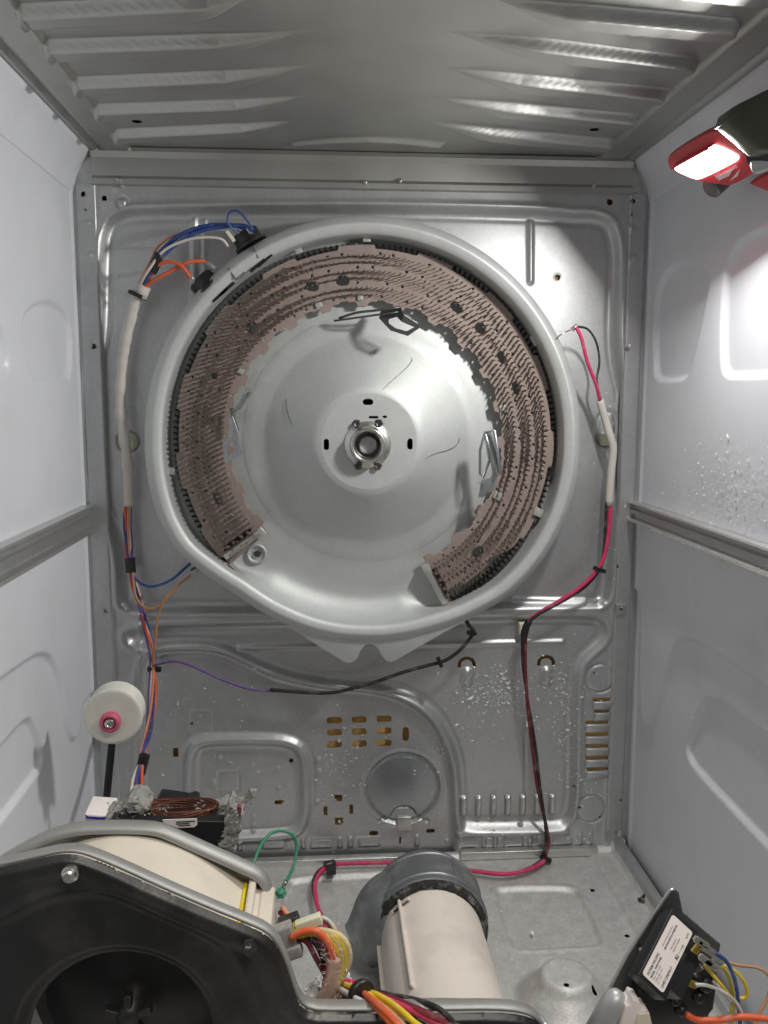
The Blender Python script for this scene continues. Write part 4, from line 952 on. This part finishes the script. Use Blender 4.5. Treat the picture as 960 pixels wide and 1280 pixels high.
MB().add(*tube([np.array(p) for p in arm], .053, 48, 6, caps=False, rfun=lambda t: 1-.52*float(sst(np.array(t), .25, 1.05)))).build('elbow_arm', DUCT, el, sm=True)
for yy in (-.246, -.206):
    MB().add(*lathe((cx, yy, cz+.0008), (0, 1, 0), [(.0602, -.002), (.0620, -.0010), (.0620, .0010), (.0602, .002)], 56, close=True)).build('bead', DUCT, el, sm=True)
MB().add(*box((cx+.0285, -.226, cz+.0540), (.004, .036, .003), (.88, 0, -.47), (0, 1, 0), (.47, 0, .88))).build('seam', DUCT, el, bevel=.0006)

# ================================================================== WIRE BUNDLE IN FRONT
wb = thing('wire_bundle', 'dusty bundle of orange and yellow wires with a plug beside the blower', 'wire bundle', PD(400, 1200, .66))
def w2(P, r, m, lab=None, name='wire'):
    o = MB().add(*tube([PD(*p) for p in P], r, 8, 6)).build(name, m, wb, sm=True)
    if lab: o['label'] = lab
    return o
q = PD(350, 1174, .655); X = PD(372, 1166, .655)-q; X /= np.linalg.norm(X); Zv = np.cross(X, (0, 1, 0))
MB().add(*box(q+np.array([0, .003, 0]), (.024, .012, .018), X, (0, 1, 0), Zv)).build('plug_housing', LINT, wb, bevel=.0015)
MB().add(*box(q+Zv*-.013+X*.004, (.020, .012, .010), X, (0, 1, 0), Zv)).build('plug_housing', LINT, wb, bevel=.0015)
q3 = PD(386, 1153, .66); MB().add(*box(q3, (.022, .008, .008), X, (0, 1, 0), Zv)).build('white_plug', TIEW, wb, bevel=.001)
q4 = PD(362, 1154, .67); MB().add(*box(q4, (.018, .010, .012), X, (0, 1, 0), Zv)).build('dark_plug', DSTEEL, wb, bevel=.001)
w2([(364, 1172, .65), (380, 1164, .648), (396, 1164, .646), (408, 1176, .645), (415, 1192, .645), (416, 1208, .648), (412, 1225, .65)], .0028, WORANGE, 'orange wire')
for k in range(4):
    w2([(366+k, 1174-k*2, .66), (386+k*2, 1166-k, .656), (405+k*5, 1168, .654), (418+k*5, 1180, .652), (424+k*4, 1200, .652), (420+k*3, 1218, .652), (412+k*2, 1236, .652), (403+k*3, 1262, .652), (398+k*3, 1285, .652)], .0030, WYLINT if k % 2 else WYEL, 'yellow wire with lint' if k % 2 else 'yellow wire')
for k in range(3):
    w2([(414+k*3, 1198, .646), (414+k*2, 1215, .645), (408+k*4, 1234, .644), (400+k*4, 1252, .644), (396+k*5, 1284, .644)], .0038, WOLINT, 'lint covered wire')
w2([(372, 1172, .658), (384, 1178, .655), (394, 1196, .655), (404, 1214, .66), (414, 1232, .66)], .0022, WDRED, 'red wire'); w2([(384, 1170, .662), (396, 1182, .66), (404, 1200, .66), (412, 1224, .664)], .0022, WBLK, 'black wire')
w2([(402, 1146, .664), (412, 1152, .662), (420, 1166, .66), (424, 1186, .66)], .0016, WGREY, 'white wire'); w2([(402, 1148, .668), (416, 1158, .668), (426, 1180, .668)], .0026, WPEACH, 'peach wire')
w2([(350, 1140, .70), (358, 1148, .69), (368, 1158, .68)], .0022, WDRED, 'red wire'); w2([(353, 1134, .70), (362, 1146, .69), (372, 1154, .68)], .0022, WPEACH, 'peach wire'); w2([(369, 1154, .665), (367, 1162, .66), (374, 1166, .655)], .0020, WYEL, 'yellow wire')
# second part of the bundle going out to the front
for P, r, m, lab in (([(428, 1232, .66), (444, 1236, .645), (458, 1244, .625), (474, 1258, .60), (500, 1284, .57)], .0025, WORANGE, 'orange wire'),
                     ([(430, 1240, .655), (448, 1244, .64), (462, 1252, .62), (480, 1270, .59), (496, 1290, .57)], .0024, WORANGE, 'orange wire'),
                     ([(434, 1228, .66), (452, 1236, .645), (476, 1246, .62), (500, 1262, .595), (528, 1288, .57)], .0023, WYEL, 'yellow wire'),
                     ([(440, 1232, .665), (470, 1244, .635), (500, 1256, .61), (530, 1268, .59), (570, 1286, .57)], .0023, WDRED, 'red wire'),
                     ([(432, 1236, .655), (450, 1240, .64), (466, 1250, .62), (488, 1266, .595), (512, 1290, .57)], .0022, WPEACH, 'peach wire'),
                     ([(430, 1230, .655), (448, 1236, .64), (474, 1250, .62), (506, 1270, .59), (536, 1290, .57)], .0021, WYEL, 'yellow wire'),
                     ([(436, 1226, .665), (460, 1238, .645), (490, 1252, .62), (520, 1266, .60), (548, 1286, .58)], .0020, WGREY, 'white wire'),
                     ([(440, 1228, .66), (466, 1240, .64), (496, 1250, .62), (534, 1266, .60), (584, 1288, .575)], .0022, WDRED, 'red wire'),
                     ([(446, 1232, .67), (480, 1242, .64), (520, 1250, .62), (550, 1262, .60), (572, 1284, .575)], .0022, WBLK, 'black wire'),
                     ([(428, 1226, .66), (446, 1230, .65), (470, 1243, .63), (512, 1262, .60), (556, 1284, .575)], .0024, WPINK, 'pink wire'),
                     ([(424, 1236, .652), (434, 1242, .64), (444, 1248, .625), (452, 1252, .62)], .0024, WGREY, 'white wire')):
    w2(P, r, m, lab)
for k in range(9):
    f = RNG.uniform(-4, 4, 2); m = (WPINK, WDRED, WBLK, WOLINT, WORANGE, WYLINT, WOLINT, WGREY, WPEACH)[k]
    w2([(372+f[0], 1168+f[1], .668), (392+f[1], 1172+f[0], .664), (408+k*1.6, 1190+f[1], .662), (410+k*2+f[0], 1215, .66), (406+k*3, 1238+f[0], .658), (414+k*5, 1256+f[1], .652), (404+k*9, 1290, .648)], RNG.uniform(.0014, .0026), m)
fz = MB()
for k in range(420):
    t = RNG.uniform(0, 1); c = PD(408+RNG.normal(0, 9)+8*math.sin(t*3), 1176+t*100, .648+RNG.uniform(-.008, .008)); d = RNG.normal(0, 1, 3); d /= np.linalg.norm(d); e = RNG.normal(0, 1, 3); L = RNG.uniform(.002, .005)
    fz.add([c-d*L, c+d*L*.3+e*.0006, c+d*L, c+e*.0004], [(0, 1, 2, 3)])
o = fz.build('fuzz', LINTW, wb); o['kind'] = 'stuff'
q = PD(452, 1243, .632); d = PD(470, 1256, .612)-q; d /= np.linalg.norm(d)
x_ = np.cross(d, (0, 1, 0))
MB().add(*lathe(q-d*.003, d, [(.0105, 0), (.0115, .001), (.0115, .006), (.0105, .007)], 14)).add(*box(q-x_*.011+d*-.004, (.016, .014, .011), x_, (0, 1, 0), d)).add(*box(q-x_*.020+d*-.010, (.010, .010, .012), x_, (0, 1, 0), d)).build('cable_tie', BLACK, wb, angle=35)
crumple('lint_clump', [(385, 1245), (398, 1232), (420, 1228), (436, 1226), (440, 1236), (430, 1250), (432, 1268), (420, 1275), (382, 1275)], .668, .012, LINTW, wb, .0035)
# ================================================================== CONTROL MODULE, BRACKET AND ITS WIRES
DM = .56
br = thing('module_bracket', 'dark grey steel bracket plate with rounded tip behind the black module', 'bracket', PD(800, 1190, DM+.02))
Pb = [(833, 1119), (838, 1112.5), (843, 1111), (848, 1115), (853, 1140), (900, 1180), (880, 1300), (726, 1300), (742, 1274), (785, 1192)]
def bd(u, v): p = PD(u, v, DM+.020); return np.array([p[0], p[2]])
Pq = [bd(*p) for p in Pb]
A, B = grid(min(p[0] for p in Pq)-.002, max(p[0] for p in Pq)+.002, min(p[1] for p in Pq), max(p[1] for p in Pq)+.002, .0009)
bs = [((813, 1167), 2.2, 8), ((802, 1186), 1.8, 3), ((796, 1201), 2.4, 11)]
sheet('plate', A, B, lambda a, b, h: np.stack([a, -1.0851+DM+.020+0*a, b], -1), lambda a, b: 0*a, [lambda a, b: -sd_poly(a, b, Pq)]+[lambda a, b, c=bd(*c), w=w, h=h: sd_rbox(a, b, c, w*DM/FPX, h*DM/FPX, w*.9*DM/FPX, -.48) for c, w, h in bs], BRKT, br, .0009, thick=.0012)
fl0 = [PD(*p, DM+.019) for p in ((726, 1300), (742, 1274), (785, 1192), (833, 1119), (838, 1112.5), (843, 1111))]
MB().add(*tube(fl0, .0013, 6, 1, sm=False)).build('edge_highlight', PANB, br, sm=True)  # bright strip stands in for light along the bracket edge
q = PD(803, 1188, DM+.014); MB().add(*lathe(q, (.3, -1, 0), [(.0022, -.004), (.0022, .002), (.001, .0025)], 10)).build('stud', STEEL, br, sm=True)
cm = thing('control_module', 'black electronic module with printed white label and metal push-on terminals', 'electronic module', PD(835, 1190, DM))
LB = [PD(800.5, 1221, DM-.026), PD(830, 1239.5, DM-.028), PD(867.5, 1161, DM+.000), PD(840, 1146, DM+.002)]      # label corners: BL, BR(lower right), TR, TL
ctr = sum(LB)/4
vx = (LB[3]-LB[0])+(LB[2]-LB[1]); vx /= np.linalg.norm(vx)            # along the text
vy = (LB[0]-LB[1])+(LB[3]-LB[2]); vy = vy-vx*np.dot(vy, vx); vy /= np.linalg.norm(vy)    # up across the text
vz = np.cross(vx, vy)
if vz[1] > 0: vz = -vz
LL_, LH_ = np.linalg.norm(LB[3]-LB[0])*.985, np.linalg.norm(LB[1]-LB[0])*.96
def loc(x, y, z): return ctr+vx*x+vy*y+vz*z
def rrect(w, h, r, k=5):
    P = []
    for cx_, cy_, a0 in ((w/2-r, h/2-r, 0), (-w/2+r, h/2-r, 90), (-w/2+r, -h/2+r, 180), (w/2-r, -h/2+r, 270)):
        for i in range(k+1):
            a = math.radians(a0+90*i/k); P.append((cx_+r*math.cos(a), cy_+r*math.sin(a)))
    return P
MB().add(*box(loc(.0006, -.0010, -.0075), (LL_+.0060, LH_+.0058, .0142), vx, vy, vz)).build('case', BLACK, cm, bevel=.0006)
MB().add(*box(loc(.002, -.016, -.012), (LL_*.80, .016, .020), vx, vy, vz)).build('terminal_block', BLACK, cm, bevel=.0008)
lbl = MB().add(*prism([loc(x, y, .0002) for x, y in rrect(LL_, LH_, .0018)], -vz*.0004)).build('label', PAPER, cm)
def text(s, x, y, size, parent, m=INK, bold=0.0, squeeze=1.0):
    c = bpy.data.curves.new('text', 'FONT'); c.body = s; c.size = size; c.offset = bold; c.fill_mode = 'FRONT'; c.resolution_u = 3
    t = bpy.data.objects.new('tmp_text', c); COL.objects.link(t)
    dg = bpy.context.evaluated_depsgraph_get(); me = bpy.data.meshes.new_from_object(t.evaluated_get(dg)); bpy.data.objects.remove(t)
    R3 = loc(0, 0, .00035)
    for v in me.vertices:
        p = loc(x+v.co.x*squeeze, y+v.co.y, .00035); v.co = p
    me.materials.clear(); me.materials.append(m)
    o = bpy.data.objects.new('lettering', me); link(o, parent); return o
U = LH_/100.
text('NORM PACIFIC', -LL_*.455, 26*U, 14*U, lbl, bold=.00004, squeeze=1.0)
text('MODEL  TWDT7W08', -LL_*.455, 12*U, 10*U, lbl, bold=.00006, squeeze=.92)
text('VOLT  120 V  60 Hz', -LL_*.455, 1*U, 8*U, lbl, squeeze=.9); text('OVERLOAD  10 A', -LL_*.455, -10*U, 8*U, lbl, squeeze=.9); text('LOT  17 25', -LL_*.455, -20*U, 8*U, lbl, squeeze=.9)
text('234D1296P017', -LL_*.455, -40*U, 14*U, lbl, bold=.00004, squeeze=1.0)
text('Electronic Motor Starter Device', LL_*.02, 28*U, 8*U, lbl, squeeze=.85); text('MOTOR SWITCH POSISTOR', LL_*.005, 14*U, 10*U, lbl, bold=.00006, squeeze=.86)
text('TEMP. RISE 60 C', LL_*.06, -6*U, 8*U, lbl, squeeze=.9); text('MADE IN TAIWAN', LL_*.06, -18*U, 8*U, lbl, squeeze=.9)
text('c', -LL_*.035, -42*U, 8*U, lbl); text('RU', LL_*.005, -43*U, 19*U, lbl, bold=.00012, squeeze=.8); text('us E 216884', LL_*.105, -40*U, 9*U, lbl, squeeze=.9); text('RoHS', LL_*.35, -40*U, 12*U, lbl, squeeze=.9)
mb = MB()
for k, (u, v, du, dv, L) in enumerate([(868, 1172, 14, 9, .013), (874, 1180, 15, 9, .014), (866, 1190, 9, -11, .010), (874, 1194, 12, 9, .012), (882, 1200, 10, 7, .012), (854, 1224, 12, 5, .012), (890, 1196, 8, 5, .010)]):
    q = PD(u, v, DM-.016); X = PD(u+du, v+dv, DM-.016)-q; X /= np.linalg.norm(X); Y = np.cross((0, 1, 0), X)
    b_ = MB().add(*box(q+X*L/2, (L, .0020, .0034), X, (0, 1, 0), Y))
    for s in (-1, 1): b_.add(*box(q+X*L*.45+Y*s*.0019+np.array([0, -.0010, 0]), (L*.8, .0018, .0010), X, (0, 1, 0), Y))
    b_.build('push_on_terminal', BRASS if k in (2, 5) else STEEL, cm, bevel=.0002)
def w3(root, P, r, m, lab=None):
    o = MB().add(*tube([PD(*p) for p in P], r, 8, 6)).build('wire', m, root, sm=True)
    if lab: o['label'] = lab
    return o
mw = thing('module_wires', 'loose coloured wires leaving the black module towards the lower corner', 'wires', PD(915, 1240, DM))
w3(mw, [(896, 1192, .545), (908, 1202, .545), (917, 1220, .545), (922, 1245, .545), (926, 1290, .545)], .0014, WBLUE, 'blue wire')
w3(mw, [(900, 1208, .55), (908, 1216, .55), (914, 1232, .55), (917, 1250, .55), (914, 1268, .55), (916, 1290, .55)], .0013, WYEL, 'yellow wire')
w3(mw, [(902, 1206, .555), (916, 1212, .555), (928, 1224, .555), (934, 1238, .555), (931, 1247, .555), (922, 1247, .555), (916, 1240, .555)], .0013, WYEL, 'yellow wire')
w3(mw, [(880, 1206, .548), (892, 1220, .546), (904, 1234, .546), (914, 1248, .548)], .0013, WYEL, 'yellow wire')
w3(mw, [(869, 1231, .54), (884, 1232, .54), (904, 1240, .54), (922, 1256, .54), (936, 1290, .54)], .0013, WGREY, 'white wire')
w3(mw, [(890, 1226, .565), (906, 1242, .565), (918, 1262, .565), (924, 1290, .565)], .0014, WGREY, 'white wire')
w3(mw, [(905, 1202, .58), (925, 1207, .575), (948, 1210, .57), (962, 1222, .565), (960, 1246, .56), (948, 1268, .555), (940, 1290, .55)], .0012, WTAN, 'tan wire')
w3(mw, [(858, 1268, .54), (872, 1275, .54), (900, 1275, .538), (930, 1271, .536), (980, 1276, .534)], .0023, WORANGE, 'orange wire')
ca = thing('capacitor', 'rounded silvery metal can at the foot of the bracket', 'capacitor', PD(758, 1265, .55))
a, b = PD(770, 1248, .545), PD(738, 1306, .545); d = b-a; L = np.linalg.norm(d)
MB().add(*lathe(a, d, [(.0012, -.0060), (.0045, -.0050), (.0075, -.0015), (.0088, .004), (.0090, L)], 28)).build('can', CANM, ca, sm=True)
wc = thing('white_connector', 'off white plastic connector block standing beside the silvery can', 'connector', PD(790, 1270, .54))
MB().add(*prism([PD(*p, .535) for p in ((783, 1258), (789, 1256), (792, 1249), (800, 1252), (802, 1262), (810, 1264), (815, 1290), (770, 1300))], (0, .014, 0))).build('block', PAPER, wc, bevel=.0012)
MB().add(*prism([PD(*p, .533) for p in ((798, 1268), (812, 1266), (818, 1292), (790, 1296))], (0, .010, 0))).build('inner_block', CREAM, wc, bevel=.001)
rl_ = thing('relay_block', 'black plastic relay cluster in shadow under the printed module', 'relay', PD(860, 1260, .57))
MB().add(*prism([PD(*p, .565) for p in ((800, 1240), (850, 1228), (880, 1210), (898, 1222), (892, 1262), (862, 1300), (790, 1300))], (0, .022, 0))).build('case', BLACK, rl_, bevel=.002)
for u, v, r in ((867, 1222, .005), (880, 1230, .006), (872, 1245, .005), (850, 1262, .005), (842, 1250, .004)):
    MB().add(*lathe(PD(u, v, .566), (0.2, -1, .3), [(r, -.002), (r*.95, .003), (r*.6, .0055), (.0005, .006)], 16)).build('round_cap', BLACK, rl_, sm=True)

# ================================================================== WORK LIGHT
wlt = thing('work_light', 'red magnetic work light with a glowing white panel on the side wall', 'work light', LIGHT_POS)
DL = .79
nrm = np.array(LAMP_N)
c0 = np.array(LIGHT_POS)
def on_plane(u, v, lift=0.0):
    d = ray(u, v); o_ = c0+nrm*lift; return CAM+d*(np.dot(o_-CAM, nrm)/np.dot(d, nrm))
led = [on_plane(u, v, .001) for u, v in chaikin([(843, 211), (846, 207), (888, 183), (896, 182), (920, 194), (923, 198), (920, 202), (878, 223), (868, 224), (846, 214)], 1)]
bodyP = [on_plane(u, v) for u, v in chaikin([(834, 200), (838, 193), (884, 166), (905, 163), (945, 180), (958, 195), (950, 212), (915, 232), (905, 231), (870, 226), (838, 212)], 1)]
bt = MB(); n = len(bodyP)
cen = sum(bodyP)/n
lay = [(1.0, 0.0), (1.03, -.004), (1.02, -.011), (.90, -.017), (.6, -.019)]
V = [cen+(p-cen)*s+nrm*z for s, z in lay for p in bodyP]
F = [(i*n+j, i*n+(j+1) % n, (i+1)*n+(j+1) % n, (i+1)*n+j) for i in range(len(lay)-1) for j in range(n)]+[tuple(range(n)), tuple(range((len(lay)-1)*n, len(lay)*n))]
bt.add(V, F).build('body', RED, wlt, angle=30)
hd = [on_plane(u, v, .0) for u, v in ((844, 206.5), (846, 203.5), (888, 180.5), (893, 180), (892, 182), (888, 183), (847, 206))]
MB().add(*prism(hd, nrm*.007)).build('added_light_hood', RED, wlt)  # hood added to keep the panel's light off the ceiling
MB().add(*prism(led, nrm*-.0012)).build('light_panel', LEDM, wlt)
lg = [[(897, 221), (916, 211), (911, 220), (898, 226)], [(911, 228), (924, 212), (921, 221), (917, 223)]]
for P in lg: MB().add(*prism([on_plane(u, v, .0010) for u, v in P], nrm*-.0010)).build('logo_print', LOGO, wlt)
lgw = bpy.data.curves.new('logo', 'FONT'); lgw.body = 'Milwaukee'; lgw.size = .0058; lgw.offset = .00008
tobj = bpy.data.objects.new('tmp', lgw); COL.objects.link(tobj)
me = bpy.data.meshes.new_from_object(tobj.evaluated_get(bpy.context.evaluated_depsgraph_get())); bpy.data.objects.remove(tobj)
o0 = on_plane(896, 224, .0016); ex = on_plane(922, 209, .0016)-o0; wtx = max(v.co.x for v in me.vertices); ex = ex/wtx
ey = np.cross(nrm, ex/np.linalg.norm(ex)); ey = ey if ey[2] > 0 or True else -ey
chk = on_plane(896, 218, .0016)-o0
if np.dot(ey, chk) < 0: ey = -ey
for v in me.vertices: v.co = o0+ex*v.co.x+ey*v.co.y*1.1
me.materials.clear(); me.materials.append(LOGO); link(bpy.data.objects.new('lettering', me), wlt)
MB().add(*lathe(PD(972, 188, .715), (.4, -1, -.1), [(.013, -.02), (.0138, 0), (.013, .003), (.008, .004), (.001, .004)], 32)).build('pivot_joint', BLACK, wlt, angle=40)
MB().add(*lathe(PD(944, 207, .73), PD(990, 192, .70)-PD(944, 207, .73), [(.0062, 0), (.0072, .001), (.0072, .05)], 28)).build('pivot_pin', CANM, wlt, angle=40)
MB().add(*prism([PD(*p, .70) for p in ((908, 152), (912, 138), (926, 128), (990, 96), (990, 190), (950, 188), (925, 166))], (0, .02, 0))).build('handle', OLIVE, wlt, bevel=.003)
MB().add(*prism([PD(*p, .698) for p in ((908, 152), (913, 136), (926, 128), (928, 144))], (0, .022, 0))).build('handle_tab', OLIVE, wlt, bevel=.001)
MB().add(*lathe(on_plane(893, 232, -.006), nrm, [(.010, -.01), (.010, .004), (.008, .006), (.001, .006)], 24)).build('magnet_foot', BRKT, wlt, angle=40)
MB().add(*prism([on_plane(u, v, -.012) for u, v in ((935, 230), (990, 200), (1010, 215), (960, 240))], nrm*-.01)).build('rear_body', RED, wlt, bevel=.002)

# ================================================================== LINT AND DUST (nobody could count it)
def specks(name, pts, size, m=LINTW, thin=1.0):
    mb = MB(); V = []; F = []
    for p, nv in pts:
        s = size*RNG.lognormal(0, .5); nv = np.array(nv, float); x, y, z = frame_of(nv)
        a = RNG.uniform(0, 6.28); d = math.cos(a)*x+math.sin(a)*y; e = np.cross(nv, d); k = RNG.uniform(.15, .6)
        p = np.array(p)+nv*.0006; b = len(V)
        bend = nv*s*RNG.uniform(.2, .8)
        V += [p-d*s-e*s*k*.5, p-d*s*.2+e*s*k+bend, p+d*s+e*s*k*RNG.uniform(-.6, .6)+bend*.3, p+d*s*.2-e*s*k+bend*.5]
        F += [(b, b+1, b+2), (b, b+2, b+3)]
    mb.V = [tuple(v) for v in V]; mb.F = F
    o = mb.build(name, m); o['kind'] = 'stuff'; return o
def hb(c): return back_h(np.array([[c[0]]]), np.array([[c[1]]]))[0, 0]
pts = []; C_ = []
def clus(n0, u0, u1, v0, v1, g=None):
    for _ in range(int(n0*1.7)):
        if g: u, v = RNG.normal(g[0], g[2]), RNG.normal(g[1], g[3])
        else: u, v = RNG.uniform(u0, u1), RNG.uniform(v0, v1)
        C_.append(bk(u, v))
clus(230, 0, 0, 0, 0, (615, 862, 26, 16)); clus(110, 570, 720, 830, 930); clus(70, 0, 0, 0, 0, (702, 870, 8, 22)); clus(60, 0, 0, 0, 0, (705, 940, 10, 40)); clus(40, 700, 770, 780, 1010); clus(100, 200, 560, 830, 1030)
clus(60, 0, 0, 0, 0, (430, 965, 20, 30)); clus(40, 0, 0, 0, 0, (545, 945, 12, 12)); clus(50, 740, 790, 480, 760); clus(30, 0, 0, 0, 0, (735, 985, 14, 6)); clus(50, 560, 780, 1020, 1055)
CA = np.array(C_); ok = (np.abs(CA[:, 0]) < W2-.004); CA = CA[ok]
Hh = back_h(CA[:, :1], CA[:, 1:2])[:, 0]
specks('lint', [((c[0], -h, c[1]), (0, -1, 0)) for c, h in zip(CA, Hh)], .00125)
pts = []
for _ in range(1500):
    u, v = RNG.normal(905, 50), RNG.normal(610, 30); u = max(u, 804)
    lim = 630+(u-795)*.364-3
    if v > lim: v = lim-abs(RNG.normal(0, 6))
    pts.append((PX(u, v, W2), (-1, 0, 0)))
for _ in range(160): pts.append((PX(RNG.uniform(800, 960), RNG.uniform(480, 1050), W2-.001), (-1, 0, 0)))
for _ in range(220):
    u = RNG.uniform(797, 960); pts.append((PX(u, 655+(u-795)*.364+RNG.normal(0, 2), W2-.014), (-1, 0, 0)))
specks('wall_lint', pts, .00062)
pts = []
for _ in range(500):
    u, v = RNG.uniform(380, 830), RNG.uniform(1072, 1270); p = PZ(u, v, .0005)
    if abs(p[0]) < W2-.02 and p[1] < -.03: pts.append((p, (0, 0, 1)))
specks('floor_lint', pts, .0007)

# three stray hairs lying on the central disc
hm = MB()
for P in ([(478, 487), (492, 474), (506, 462), (515, 451), (514, 447)], [(526, 576), (545, 567), (562, 562), (572, 555), (575, 547)], [(357, 499), (358, 510), (361, 522), (365, 531)]):
    pts = []
    for u, v in P:
        q = PY(u, v, -.04); r = math.hypot(q[0]-AX[0], q[2]-AX[2]); yy = -np.interp(r, [.0572, .065, .07, .08, .095, .11, .122, .128, .14], [.054, .0516, .0483, .0412, .0306, .0210, .0145, .0106, .0094]); pts.append(PY(u, v, yy-.0006))
    hm.add(*tube(pts, .00028, 5, 5))
o = hm.build('stray_hairs', BLACK); o['kind'] = 'stuff'
